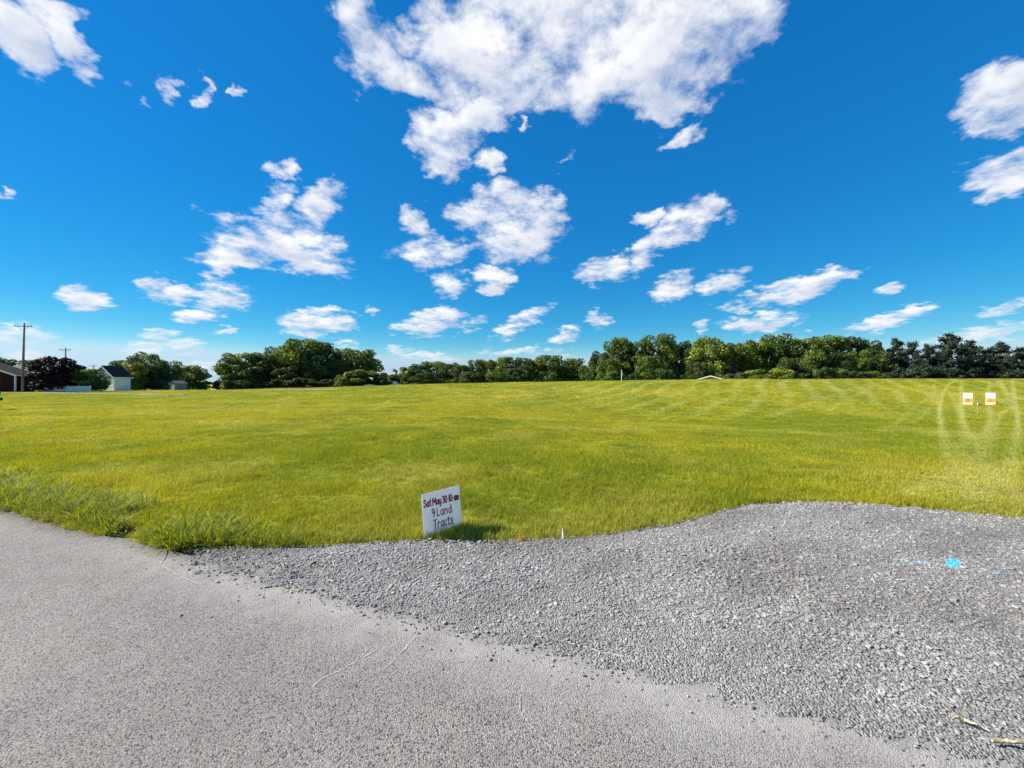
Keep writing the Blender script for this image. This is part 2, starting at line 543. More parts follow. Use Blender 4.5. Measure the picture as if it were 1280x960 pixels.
def grass_mat(name, instanced):
    """grass: lush / straw / track values come with each tuft (or each point of the ground)"""
    m, g = material(name)
    typ = 'INSTANCER' if instanced else 'GEOMETRY'
    A = {k: g.n('ShaderNodeAttribute', attribute_name=k, attribute_type=typ).outputs['Fac'] for k in ('lush', 'dry', 'track')}
    pos = g.n('ShaderNodeNewGeometry').outputs['Position']
    nz = g.noise(pos, 1.1, 4, .65)
    base = g.mix(A['lush'], rgb(.385, .378, .016), rgb(.212, .278, .012))
    base = g.mix(g.m('MULTIPLY', A['dry'], .7), base, rgb(.50, .46, .12))
    base = g.mix(g.m('MULTIPLY', A['track'], 1.0), base, rgb(.56, .54, .22))
    base = g.vm('SCALE', base, scale=g.rng(nz, .25, .75, .78, 1.22))
    if instanced:
        bl = g.n('ShaderNodeAttribute', attribute_name='lv').outputs['Fac']
        base = g.vm('SCALE', base, scale=g.rng(bl, 0, 1, .50, 1.5))
        straw = g.m('GREATER_THAN', bl, .88)
        base = g.mix(g.m('MULTIPLY', straw, .55), base, rgb(.42, .36, .11))
        df = g.n('ShaderNodeBsdfPrincipled', {'Base Color': base, 'Roughness': .6, 'Specular IOR Level': .14})
        tr = g.n('ShaderNodeBsdfTranslucent', {'Color': g.vm('MULTIPLY', base, (1.2, 1.15, .5))})
        mx = g.n('ShaderNodeMixShader', {0: .4, 1: df.outputs[0], 2: tr.outputs[0]})
        finish(g, mx.outputs[0])
    else:
        thatch = g.noise(pos, 14, 4, .7)
        base = g.mix(g.rng(thatch, .4, .75, 0, .6), base, rgb(.19, .17, .05))
        fine = g.noise(g.vm('MULTIPLY', pos, (1, .35, 1)), 5, 6, .75)
        base = g.vm('SCALE', base, scale=g.rng(fine, .25, .75, .55, 1.25))
        b = g.n('ShaderNodeBsdfPrincipled', {'Base Color': base, 'Roughness': .9, 'Specular IOR Level': .1})
        bp = g.n('ShaderNodeBump', {'Height': g.noise(pos, 9, 6, .75), 'Strength': .8, 'Distance': .08})
        g.t.links.new(bp.outputs[0], b.inputs['Normal'])
        finish(g, b.outputs[0])
    return m


M_field = grass_mat('field_ground', False)
M_grass = grass_mat('grass_blades', True)


def asphalt_mat():
    m, g = material('chip_seal_asphalt')
    pos = g.n('ShaderNodeNewGeometry').outputs['Position']
    v1 = g.n('ShaderNodeTexVoronoi', {'Vector': g.vm('ADD', pos, g.vm('SCALE', g.noise(pos, 60, 2, .5, color=True), scale=.012)), 'Scale': 145.0})
    v2 = g.n('ShaderNodeTexVoronoi', {'Vector': pos, 'Scale': 210.0})
    cell = g.n('ShaderNodeSeparateColor', {0: v1.outputs['Color']}).outputs[0]
    cell2 = g.n('ShaderNodeSeparateColor', {0: v2.outputs['Color']}).outputs[1]
    big = g.noise(pos, .7, 5, .6)
    mid = g.noise(pos, 5, 5, .65)
    c = g.mix(cell, rgb(.25, .226, .205), rgb(.39, .356, .325))
    c = g.mix(g.m('MULTIPLY', g.m('GREATER_THAN', cell2, .80), .7), c, rgb(.56, .53, .50))
    pit = g.m('LESS_THAN', cell, .16)
    c = g.mix(g.m('MULTIPLY', pit, .8), c, rgb(.06, .055, .055))
    gap = g.rng(v1.outputs['Distance'], .35, .75)
    c = g.mix(g.m('MULTIPLY', gap, .5), c, rgb(.10, .09, .088))
    c = g.vm('SCALE', c, scale=g.rng(big, .3, .7, .75, .92))
    c = g.mix(g.rng(g.noise(pos, 1.7, 4, .6), .5, .75, 0, .45), c, g.vm('MULTIPLY', c, (.86, .95, 1.0)))
    c = g.vm('SCALE', c, scale=g.rng(mid, .3, .7, .90, 1.10))
    # pale stone dust dragged along the edge of the apron
    t = g.vm('DOT_PRODUCT', pos, (float(ROAD_N[0]), float(ROAD_N[1]), 0.0))
    e = g.m('ADD', t, g.m('MULTIPLY_ADD', g.noise(pos, 1.6, 4, .6), .6, -.3))
    sx = g.n('ShaderNodeSeparateXYZ', {0: pos}).outputs[0]
    dust = g.m('MULTIPLY', g.rng(e, 1.75, 2.45, 0, .75, True), g.rng(sx, -5.5, -2.0))
    c = g.mix(g.m('MULTIPLY', dust, g.rng(mid, .3, .6, .4, 1)), c, rgb(.42, .402, .372))
    b = g.n('ShaderNodeBsdfPrincipled', {'Base Color': c, 'Roughness': .85, 'Specular IOR Level': .25})
    h = g.m('SUBTRACT', g.m('MULTIPLY', cell, .6), gap)
    bp = g.n('ShaderNodeBump', {'Height': h, 'Strength': .65, 'Distance': .005})
    g.t.links.new(bp.outputs[0], b.inputs['Normal'])
    finish(g, b.outputs[0])
    return m


def gpt(px, py):
    k = EYE * F / (py - 480)
    return ((px - 640) / F * k, k)


def gravel_mat(name, stones):
    m, g = material(name)
    pos = g.n('ShaderNodeNewGeometry').outputs['Position']
    big = g.noise(g.vm('MULTIPLY', g.n('ShaderNodeMapping', {'Vector': pos, 'Rotation': (0, 0, R(-28))}).outputs[0], (.55, 1.5, 1)), 1.2, 4, .55)
    if stones:
        rnd = g.n('ShaderNodeAttribute', attribute_name='tone', attribute_type='INSTANCER').outputs['Fac']
        tc = g.n('ShaderNodeTexCoord').outputs['Object']
        c = g.mix(rnd, rgb(.115, .112, .108), rgb(.41, .400, .382))
        c = g.mix(g.m('MULTIPLY', g.m('GREATER_THAN', g.m('FRACT', g.m('MULTIPLY', rnd, 37.0)), .86), .5), c, rgb(.40, .36, .31))
        c = g.vm('SCALE', c, scale=g.rng(g.noise(tc, 2.5, 4, .6), .3, .7, .8, 1.15))
    else:
        vo = g.n('ShaderNodeTexVoronoi', {'Vector': pos, 'Scale': 85.0})
        cell = g.n('ShaderNodeSeparateColor', {0: vo.outputs['Color']}).outputs[0]
        c = g.mix(cell, rgb(.15, .146, .14), rgb(.37, .362, .35))
    # damp, trodden patches where fines have worked up
    c = g.mix(g.rng(big, .36, .58, .50, 0), c, rgb(.125, .115, .105))
    # sprayed blue utility mark: a blot and a thin line across the stones
    ax, ay = gpt(1118, 703); bx, by = gpt(1262, 722); cx, cy = gpt(1191, 708)
    sp = g.n('ShaderNodeSeparateXYZ', {0: pos})
    dx, dy = bx - ax, by - ay
    L = math.hypot(dx, dy)
    flat = g.n('ShaderNodeCombineXYZ', {0: sp.outputs[0], 1: sp.outputs[1], 2: 0.0}).outputs[0]
    rel = g.vm('SUBTRACT', flat, (ax, ay, 0))
    s = g.vm('DOT_PRODUCT', rel, (dx / L, dy / L, 0))
    q = g.vm('DOT_PRODUCT', rel, (-dy / L, dx / L, 0))
    wob = g.m('MULTIPLY_ADD', g.noise(pos, 6, 3, .6), .10, -.05)
    q = g.m('ABSOLUTE', g.m('ADD', q, wob))
    line = g.m('MULTIPLY', g.rng(q, .012, .035, 1, 0), g.m('MULTIPLY', g.m('GREATER_THAN', s, 0), g.m('LESS_THAN', s, L)))
    line = g.m('MULTIPLY', line, g.rng(g.noise(pos, 9, 3, .7), .38, .6, .15, .8))
    rn = math.hypot(cx, cy)
    ra, rc = (cx / rn, cy / rn, 0.0), (cy / rn, -cx / rn, 0.0)
    rl = g.vm('SUBTRACT', flat, (cx, cy, 0))
    pa = g.m('MULTIPLY', g.vm('DOT_PRODUCT', rl, ra), .45)
    pc = g.m('MULTIPLY', g.vm('DOT_PRODUCT', rl, rc), 1.5)
    bd = g.m('SQRT', g.m('MULTIPLY_ADD', pa, pa, g.m('MULTIPLY', pc, pc)))
    blot = g.rng(g.m('ADD', bd, g.m('MULTIPLY_ADD', g.noise(pos, 22, 3, .6), .07, -.035)), .045, .075, 1, 0)
    c = g.mix(g.m('MULTIPLY', line, .6), c, rgb(.30, .62, .80))
    c = g.mix(g.m('MULTIPLY', blot, .95), c, rgb(.07, .50, .72))
    b = g.n('ShaderNodeBsdfPrincipled', {'Base Color': c, 'Roughness': .8, 'Specular IOR Level': .25})
    if not stones:
        bp = g.n('ShaderNodeBump', {'Height': vo.outputs['Distance'], 'Strength': 1.0, 'Distance': -.015})
        g.t.links.new(bp.outputs[0], b.inputs['Normal'])
    finish(g, b.outputs[0])
    return m


M_asphalt = asphalt_mat()
M_gravelbed = gravel_mat('gravel_bed', False)
M_stone = gravel_mat('limestone_chips', True)
M_far_asphalt = plain('far_lane_asphalt', (.20, .195, .18), .9, .1, 1.0)
M_scratch = plain('pale_scrape', (.50, .48, .46), .9, .15, 30)
M_straw = plain('dry_straw', (.42, .375, .25), .7, .25, 40)
M_bark = plain('bark', (.085, .065, .05), .9, .3, 4)
M_leafA = leaf_mat('leaves_mid_green', (0.0491, 0.0910, 0.0210), (0.1096, 0.1715, 0.0315), (0.2174, 0.2712, 0.0490))
M_leafB = leaf_mat('leaves_bright_green', (0.0778, 0.1280, 0.0192), (0.1728, 0.2400, 0.0320), (0.3283, 0.3680, 0.0560))
M_leafD = leaf_mat('leaves_dark_green', (0.0328, 0.0608, 0.0209), (0.0657, 0.1064, 0.0304), (0.1272, 0.1672, 0.0456))
M_leafP = leaf_mat('leaves_pale_green', (0.0702, 0.1105, 0.0520), (0.1544, 0.2080, 0.1105), (0.2808, 0.3250, 0.1820))
M_leafU = leaf_mat('leaves_purple', (0.0080, 0.0040, 0.0050), (0.0150, 0.0070, 0.0090), (0.0320, 0.0140, 0.0160), trans=.2)
M_needle = leaf_mat('pine_needles', (0.0146, 0.0284, 0.0189), (0.0292, 0.0486, 0.0297), (0.0525, 0.0729, 0.0405), trans=.12)
M_brick = plain('red_brick', (.055, .014, .012), .95, .2, 2, spec=.1)
M_white = plain('white_paint', (.80, .80, .79), .55, .05, 2)
m_, g_n = material('white_coroplast')
tc_ = g_n.n('ShaderNodeTexCoord').outputs['Object']
cc_ = g_n.vm('SCALE', (.84, .85, .86), scale=g_n.rng(g_n.noise(tc_, 9, 5, .6), .3, .7, .94, 1.03))
d1_ = g_n.n('ShaderNodeBsdfPrincipled', {'Base Color': cc_, 'Roughness': .45, 'Specular IOR Level': .3})
t1_ = g_n.n('ShaderNodeBsdfTranslucent', {'Color': cc_})
finish(g_n, g_n.n('ShaderNodeMixShader', {0: .30, 1: d1_.outputs[0], 2: t1_.outputs[0]}).outputs[0])
M_whitesign = m_
M_shingle = plain('dark_shingle', (.035, .035, .038), 1.0, .25, 3, spec=.03)
M_shinglegrey = plain('grey_shingle', (.20, .19, .18), 1.0, .15, 3, spec=.03)
M_roofpale = plain('pale_metal_roof', (.62, .62, .63), .45, .08, 1.2)
M_pinkroof = plain('pale_weathered_roof', (.40, .36, .35), .8, .12, 1.5)
M_brownwood = plain('brown_boards', (.085, .06, .045), .85, .25, 3)
M_greyboard = plain('grey_boards', (.20, .21, .21), .8, .15, 3)
M_pole = plain('weathered_pole', (.21, .185, .16), .9, .25, 5)
M_black = plain('black_paint', (.012, .012, .013), .4, .1, 3)
M_glass = plain('dark_glass', (.02, .025, .03), .12, .1, 2, spec=.6)
M_steel = plain('galvanised_wire', (.45, .45, .46), .4, .1, 20, metal=.9)
M_ink = plain('maroon_marker', (.26, .012, .035), .6, .2, 60)
M_ink2 = plain('dark_marker', (.22, .012, .034), .6, .2, 60)
M_orange = plain('orange_print', (.88, .42, .08), .55, .08, 4)
M_redprint = plain('red_print', (.62, .16, .03), .55, .08, 4)
M_flag = plain('orange_flag', (.80, .17, .06), .6, .1, 30)
M_rubber = plain('tyre_rubber', (.02, .02, .02), .8, .1, 8)
M_insul = plain('brown_insulator', (.10, .06, .05), .35, .1, 8)
M_fence = plain('white_vinyl', (.66, .69, .72), .5, .05, 2)

# ------------------------------------------------------------------ the field: one sheet to the horizon
xs = np.concatenate((-np.geomspace(2500, 124, 34), np.arange(-120, 10, .6), np.arange(10, 64, .2), np.arange(64, 122, .6), np.geomspace(125, 2500, 34)))
ys = np.concatenate((-np.geomspace(1500, 9, 22), np.arange(-7, 2, 1.0), np.arange(2, 86, .3), np.geomspace(86.6, 3000, 70)))
GX, GY = np.meshgrid(xs, ys)
GZ = height(GX, GY)
near = GY < 14
gx, gy = GX[near], GY[near]
rt = road_t(gx, gy)
in_road = (rt < ROAD_E + .25) & (rt > -3.75)
gd = poly_dist(gx, gy, GP, True)
in_g = in_poly(gx, gy, GP) | (gd < .35)
zz = GZ[near]
zz[in_road | in_g] = -.05
GZ[near] = zz
nv = (len(ys), len(xs))
idx = np.arange(nv[0] * nv[1]).reshape(nv)
faces = np.stack((idx[:-1, :-1], idx[:-1, 1:], idx[1:, 1:], idx[1:, :-1]), -1).reshape(-1, 4)
me = np_mesh('field', np.stack((GX, GY, GZ), -1).reshape(-1, 3), faces, M_field, True)
TM = track_mask(GX.ravel(), GY.ravel())
LU, DR = grass_state(GX.ravel(), GY.ravel())
for nm, arr in (('track', TM), ('lush', LU), ('dry', DR)):
    at = me.attributes.new(nm, 'FLOAT', 'POINT')
    at.data.foreach_set('value', arr.astype(np.float32))
tag(link_mesh('field', me), 'mown green hay field rising to a low crest', None, None, 'structure')

# ------------------------------------------------------------------ the road
def road_to_xy(s, t):
    return 0.937 * s + 0.35 * t, -0.35 * s + 0.937 * t


ss = np.concatenate((-np.geomspace(300, 14, 30), np.arange(-13.8, 9, .08), np.geomspace(9.1, 300, 30)))
ts = np.array([-3.5, -3.3, -2, -1, 0, 1, 1.8, 2.3, 2.5])
S, T = np.meshgrid(ss, ts)
ed = (vnoise(S, S * 0, .9, 21) - .5) * .10 + (vnoise(S, S * 0, .25, 22) - .5) * .06
T2 = T + np.where(T >= 2.29, ed, 0)
RX, RY = road_to_xy(S, T2)
RZ = -0.0004 * (T + .5) ** 2
RZ[-1] -= .0
lowT = np.vstack((RZ, RZ[-1:] - .06))
RXX = np.vstack((RX, RX[-1:])); RYY = np.vstack((RY, RY[-1:]))
nv = RXX.shape
idx = np.arange(nv[0] * nv[1]).reshape(nv)
faces = np.stack((idx[:-1, :-1], idx[:-1, 1:], idx[1:, 1:], idx[1:, :-1]), -1).reshape(-1, 4)
rme = np_mesh('road', np.stack((RXX, RYY, lowT), -1).reshape(-1, 3), faces, M_asphalt, False)
road = tag(link_mesh('road', rme), 'worn pinkish grey chip-sealed country road', None, None, 'structure')

# pale scrapes on the road (parts of the road)
def scrape(pix, w):
    pts = catmull([np.array(gpt(*p)) for p in pix], 6)
    rr = random.Random(int(pix[0][0]))
    vs, fs = [], []
    for i, p in enumerate(pts):
        a = pts[max(i - 1, 0)]; b = pts[min(i + 1, len(pts) - 1)]
        t = (b - a) / (np.linalg.norm(b - a) + 1e-9)
        n = np.array((-t[1], t[0]))
        ww = w * rr.uniform(.35, 1.1) * min(1, i * .4 + .2, (len(pts) - 1 - i) * .4 + .2)
        j = n * rr.uniform(-.003, .003)
        vs += [(*(p + j - n * ww), .004), (*(p + j + n * ww), .004)]
    for i in range(len(pts) - 1):
        if rr.random() < .80: fs.append((2 * i, 2 * i + 2, 2 * i + 3, 2 * i + 1))
    link_mesh('scrape_mark', np_mesh('scrape_mark', vs, fs, M_scratch), None, road)


scrape([(386, 862), (405, 848), (440, 830), (476, 809)], .0022)
scrape([(470, 843), (488, 829), (503, 814), (520, 795)], .0018)
scrape([(651, 868), (650, 888), (664, 908), (682, 928), (692, 942)], .0020)
scrape([(196, 697), (206, 709), (224, 720), (252, 732)], .0030)
scrape([(655, 795), (690, 798), (740, 812), (800, 826)], .006)

# ------------------------------------------------------------------ gravel apron: bed sheet and stones
def gravel_z(x, y):
    d = poly_dist(x, y, GP, True)
    rise = smooth(0, .5, d)
    z = .012 + rise * (.018 + (vnoise(x, y, .9, 41) - .5) * .028 + (vnoise(x, y, .35, 42) - .5) * .022)
    t = road_t(x, y)
    return np.where(t < 3.2, .003 + (z - .003) * smooth(2.4, 3.2, t), z)


bx = np.arange(-3.8, 13.2, .11); by = np.arange(-2.2, 6.0, .11)
BX, BY = np.meshgrid(bx, by)
ins = in_poly(BX, BY, GP)
BZ = gravel_z(BX, BY)
BZ[~ins] = -.045
nv = BX.shape
idx = np.arange(BX.size).reshape(nv)
cell_in = (ins[:-1, :-1] | ins[:-1, 1:] | ins[1:, 1:] | ins[1:, :-1])
faces = np.stack((idx[:-1, :-1], idx[:-1, 1:], idx[1:, 1:], idx[1:, :-1]), -1)[cell_in]
gme = np_mesh('gravel_apron', np.stack((BX, BY, BZ), -1).reshape(-1, 3), faces, M_gravelbed, True)
tag(link_mesh('gravel_apron', gme), 'grey crushed stone entrance apron beside the road', None, None, 'structure')

# unlinked source meshes that the scattered cover is drawn from
def source_collection(name, meshes):
    c = bpy.data.collections.new(name)
    for i, me in enumerate(meshes):
        o = bpy.data.objects.new('%s_%02d' % (name, i), me)
        c.objects.link(o)
    return c


def scatter(name, pts, rot, scl, src, attrs, label, cat):
    """one 'stuff' object: a cloud of points carrying copies of the source meshes"""
    me = bpy.data.meshes.new(name)
    me.vertices.add(len(pts))
    me.vertices.foreach_set('co', np.asarray(pts, np.float32).ravel())
    for nm, arr in attrs.items():
        a = me.attributes.new(nm, 'FLOAT', 'POINT')
        a.data.foreach_set('value', np.asarray(arr, np.float32))
    for nm, arr in (('rot', rot), ('scl', scl)):
        a = me.attributes.new(nm, 'FLOAT_VECTOR', 'POINT')
        a.data.foreach_set('vector', np.asarray(arr, np.float32).ravel())
    a = me.attributes.new('pick', 'INT', 'POINT')
    a.data.foreach_set('value', np.random.RandomState(5).randint(0, 1000, len(pts)).astype(np.int32))
    o = link_mesh(name, me)
    t = bpy.data.node_groups.new(name + '_scatter', 'GeometryNodeTree')
    t.interface.new_socket('Geometry', in_out='INPUT', socket_type='NodeSocketGeometry')
    t.interface.new_socket('Geometry', in_out='OUTPUT', socket_type='NodeSocketGeometry')
    N, Lk = t.nodes, t.links
    gi = N.new('NodeGroupInput'); go = N.new('NodeGroupOutput')
    iop = N.new('GeometryNodeInstanceOnPoints')
    ci = N.new('GeometryNodeCollectionInfo')
    ci.inputs['Collection'].default_value = src
    ci.inputs['Separate Children'].default_value = True
    ci.inputs['Reset Children'].default_value = True
    def na(nm, ty):
        k = N.new('GeometryNodeInputNamedAttribute'); k.data_type = ty; k.inputs['Name'].default_value = nm
        return k.outputs[0]
    e2r = N.new('FunctionNodeEulerToRotation')
    Lk.new(na('rot', 'FLOAT_VECTOR'), e2r.inputs[0])
    Lk.new(gi.outputs[0], iop.inputs['Points'])
    Lk.new(ci.outputs[0], iop.inputs['Instance'])
    iop.inputs['Pick Instance'].default_value = True
    Lk.new(na('pick', 'INT'), iop.inputs['Instance Index'])
    Lk.new(e2r.outputs[0], iop.inputs['Rotation'])
    Lk.new(na('scl', 'FLOAT_VECTOR'), iop.inputs['Scale'])
    Lk.new(iop.outputs[0], go.inputs[0])
    md = o.modifiers.new('scatter', 'NODES')
    md.node_group = t
    tag(o, label, cat, None, 'stuff')
    return o


def stone_mesh(seed):
    r = random.Random(seed)
    bm = bmesh.new()
    # angular crushed chip: hull of a few random points
    for i in range(11):
        v = Vector((r.gauss(0, 1), r.gauss(0, 1), r.gauss(0, 1))).normalized() * r.uniform(.8, 1.0)
        bm.verts.new((v.x * 1.0, v.y * r.uniform(.6, .85), v.z * .6))
    bmesh.ops.convex_hull(bm, input=bm.verts)
    loose = [v for v in bm.verts if not v.link_faces]
    bmesh.ops.delete(bm, geom=loose, context='VERTS')
    me = bpy.data.meshes.new('stone')
    bm.to_mesh(me); bm.free()
    me.materials.append(M_stone)
    return me


STONES = source_collection('stone_source', [stone_mesh(i) for i in range(9)])
rs = np.random.RandomState(3)
n = 340000
px = rs.uniform(-3.7, 9.5, n); py = rs.uniform(-.6, 6.0, n)
inside = in_poly(px, py, GP)
ed_d = poly_dist(px, py, GP, True)
t = road_t(px, py)
dist = np.hypot(px, py)
keep_p = np.where(inside, 1.0, np.where((t < 2.45) & (px > -3.4), .35 * np.exp(-ed_d / .06) + .0012 * np.exp(-ed_d / .5), .5 * np.exp(-ed_d / .04)))
keep_p *= np.where(inside & (t < 3.2) & (px > -3.3), .25 + .75 * smooth(2.36, 2.66, t + (vnoise(px, py, .5, 77) - .5) * .3), 1.0)
keep_p *= np.clip(2.6 / np.maximum(dist, 2.2), .35, 1) * 1.15
k = rs.uniform(0, 1, n) < keep_p
px, py, inside, ed_d, t = px[k], py[k], inside[k], ed_d[k], t[k]
dist = np.hypot(px, py)
size = rs.lognormal(math.log(.0074), .42, len(px)) * (1 + .35 * smooth(.42, .62, vnoise(px, py, 1.1, 51)))
size = np.clip(size, .004, .024) * np.where(inside, 1, .75) * np.clip(dist / 3.0, 1, 1.45)
pz = np.where(inside, gravel_z(px, py), .001) + size * .12
rot = np.stack((rs.uniform(-.3, .3, len(px)), rs.uniform(-.3, .3, len(px)), rs.uniform(0, 6.28, len(px))), -1)
tone = np.clip(rs.beta(2.0, 1.5, len(px)), 0, 1)
scatter('gravel_stones', np.stack((px, py, pz), -1), rot, np.stack((size, size, size * .62), -1), STONES, {'tone': tone},
        'loose grey crushed limestone chips covering the entrance apron', 'gravel')
print('stones', len(px))

# ------------------------------------------------------------------ grass
def tuft_mesh(seed, nb, rad, h0, h1, w, lean, seg=3):
    r = np.random.RandomState(seed)
    vs, fs, lv = [], [], []
    for b in range(nb):
        a = r.uniform(0, 6.283); q = rad * math.sqrt(r.uniform())
        bx_, by_ = q * math.cos(a), q * math.sin(a)
        th = r.uniform(0, 6.283)
        dx, dy = math.cos(th), math.sin(th)
        h = r.uniform(h0, h1); ln = h * r.uniform(.15, lean)
        ww = w * r.uniform(.7, 1.3)
        base = len(vs)
        val = r.uniform()
        for i in range(seg):
            f = i / seg
            o = ln * f ** 1.8
            z = h * (f - .25 * (ln / h) * f * f)
            hw = ww * (1 - f * .75) / 2
            vs.append((bx_ + dx * o - dy * hw, by_ + dy * o + dx * hw, z - .01))
            vs.append((bx_ + dx * o + dy * hw, by_ + dy * o - dx * hw, z - .01))
        vs.append((bx_ + dx * ln, by_ + dy * ln, h * (1 - .25 * ln / h) - .01))
        for i in range(seg - 1):
            fs.append((base + 2 * i, base + 2 * i + 1, base + 2 * i + 3)); fs.append((base + 2 * i, base + 2 * i + 3, base + 2 * i + 2))
        fs.append((base + 2 * seg - 2, base + 2 * seg - 1, base + 2 * seg))
        lv += [val] * (2 * seg + 1)
    me = np_mesh('tuft', vs, fs, M_grass)
    at = me.attributes.new('lv', 'FLOAT', 'POINT')
    at.data.foreach_set('value', np.array(lv, np.float32))
    return me


def outside(x, y, m_road=0.0, m_g=0.0):
    t = road_t(x, y)
    ok = (t > road_edge(x, y) + m_road) | (t < -3.6)
    near = np.hypot(x, y) < 16
    g = np.ones(x.shape, bool)
    g[near] = ~in_poly(x[near], y[near], GP)
    if m_g:
        g[near] &= poly_dist(x[near], y[near], GP, True) > m_g
    return ok & g


TUFTS = source_collection('tuft_source', [tuft_mesh(100 + i, 34, .085, .035, .105, .0055, .75) for i in range(8)])
rs = np.random.RandomState(8)
X, Y, SC = [], [], []
for d0, d1, dens, s in ((2.2, 6.5, 300, .85), (6.5, 10, 190, 1.0), (10, 16, 90, 1.25), (16, 26, 50, 1.5), (26, 42, 28, 1.75), (42, 62, 14, 2.3), (62, 92, 7, 3.0)):
    area = 1.62 * (d1 * d1 - d0 * d0) + 4 * (d1 - d0)
    n = int(area * dens)
    y = np.sqrt(rs.uniform(d0 * d0, d1 * d1, n))
    x = rs.uniform(-1, 1, n) * (1.62 * y + 2)
    k = outside(x, y)
    X.append(x[k]); Y.append(y[k]); SC.append(np.full(k.sum(), s))
X = np.concatenate(X); Y = np.concatenate(Y); SC = np.concatenate(SC)
# bare dirt along the very edge of the road
t = road_t(X, Y) - ROAD_E
bare = (t < .28) & (X < -2.6) & (vnoise(X, Y, .55, 61) > .56)
X, Y, SC = X[~bare], Y[~bare], SC[~bare]
LU, DR = grass_state(X, Y)
TR = track_mask(X, Y)
hs = (.58 + 1.0 * vnoise(X, Y, .7, 62) + .5 * (vnoise(X, Y, 3.5, 63) - .5)) * (1 - .7 * TR)
hs *= np.where(SC > 1.2, 1 + (SC - 1.2) * .12, 1)
n = len(X)
rot = np.stack((rs.normal(0, .12, n), rs.normal(0, .12, n), rs.uniform(0, 6.28, n)), -1)
Z = height(X, Y)
nearg = (np.hypot(X, Y) < 14)
Z[nearg] = np.minimum(Z[nearg], .0) * 1.0
scatter('meadow_grass', np.stack((X, Y, Z - .005), -1), rot, np.stack((SC, SC, hs * (.9 + .1 * SC)), -1), TUFTS,
        {'lush': np.clip(LU + rs.normal(0, .16, n), 0, 1), 'dry': np.clip(DR + rs.normal(0, .12, n), 0, 1), 'track': TR},
        'short yellow-green hay field grass covering the ground', 'grass')
print('tufts', n)

LONG = source_collection('long_tuft_source', [tuft_mesh(200 + i, 14, .06, .13, .33, .0115, 1.1, 4) for i in range(6)])
s = rs.uniform(-16, -2.2, 4600); tt = ROAD_E + .02 + np.abs(rs.normal(0, .36, 4600))
X, Y = road_to_xy(s, tt)
k = outside(X, Y, .0, .03) & (vnoise(X, Y, .6, 71) + .3 * vnoise(X, Y, 2.2, 72) > .30 + .30 * (tt - ROAD_E))
# some stragglers along the back edge of the apron
e1 = rs.uniform(-3.2, -1.3, 70)
eY = np.interp(e1, [p[0] for p in GE[:21]], [p[1] for p in GE[:21]]) + np.abs(rs.normal(0.02, .09, 70)) + .02
X = np.concatenate((X[k], e1)); Y = np.concatenate((Y[k], eY))
n = len(X)
sc_ = rs.uniform(.55, 1.1, n)
sc_[-70:] *= .6
scatter('verge_grass', np.stack((X, Y, np.zeros(n) - .02), -1), np.stack((rs.normal(0, .2, n), rs.normal(0, .2, n), rs.uniform(0, 6.28, n)), -1),
        np.stack((sc_, sc_, sc_ * rs.uniform(.45, .95, n)), -1), LONG,
        {'lush': np.clip(rs.normal(.95, .15, n), 0, 1), 'dry': np.clip(rs.normal(.1, .2, n), 0, 1), 'track': np.zeros(n)},
        'tall rank green grass hanging over the road edge', 'grass')

# dry stems and thatch lying along the verge
def litter():
    r = random.Random(4)
    vs, fs = [], []
    def blade(x, y, L, w, a, z):
        dx, dy = math.cos(a), math.sin(a)
        i = len(vs)
        vs.extend([(x - dy * w, y + dx * w, z), (x + dy * w, y - dx * w, z), (x + dx * L + dy * w * .4, y + dy * L - dx * w * .4, z + r.uniform(0, .02)), (x + dx * L - dy * w * .4, y + dy * L + dx * w * .4, z + r.uniform(0, .02))])
        fs.append((i, i + 1, i + 2, i + 3))
    for i in range(900):
        s_ = r.uniform(-15, -2.6); t_ = ROAD_E + r.gauss(.10, .11)
        x, y = road_to_xy(s_, t_)
        blade(x, y, r.uniform(.03, .12), .002, r.uniform(0, 6.28), r.uniform(.004, .03))
    me_ = np_mesh('dry_thatch', vs, fs, M_straw)
    tag(link_mesh('dry_thatch', me_), 'dead straw-coloured stems lying along the grassy road edge', 'dead grass', None, 'stuff')


litter()
# ------------------------------------------------------------------ trees
def leaf_cloud(pts, nrm, size, lv, rs, mat, name):
    """small leaf-clump quads at pts facing nrm"""
    n = len(pts)
    ref = rs.normal(size=(n, 3))
    a = np.cross(nrm, ref); a /= np.linalg.norm(a, axis=1, keepdims=True) + 1e-9
    b = np.cross(nrm, a); b /= np.linalg.norm(b, axis=1, keepdims=True) + 1e-9
    s = size[:, None]
    el = rs.uniform(.55, .95, (n, 1))
    v = np.stack((pts - a * s, pts - b * s * el, pts + a * s, pts + b * s * el), 1).reshape(-1, 3)
    f = np.arange(4 * n).reshape(-1, 4)
    me = np_mesh(name, v, f, mat)
    at = me.attributes.new('lv', 'FLOAT', 'POINT')
    at.data.foreach_set('value', np.repeat(lv, 4).astype(np.float32))
    return me


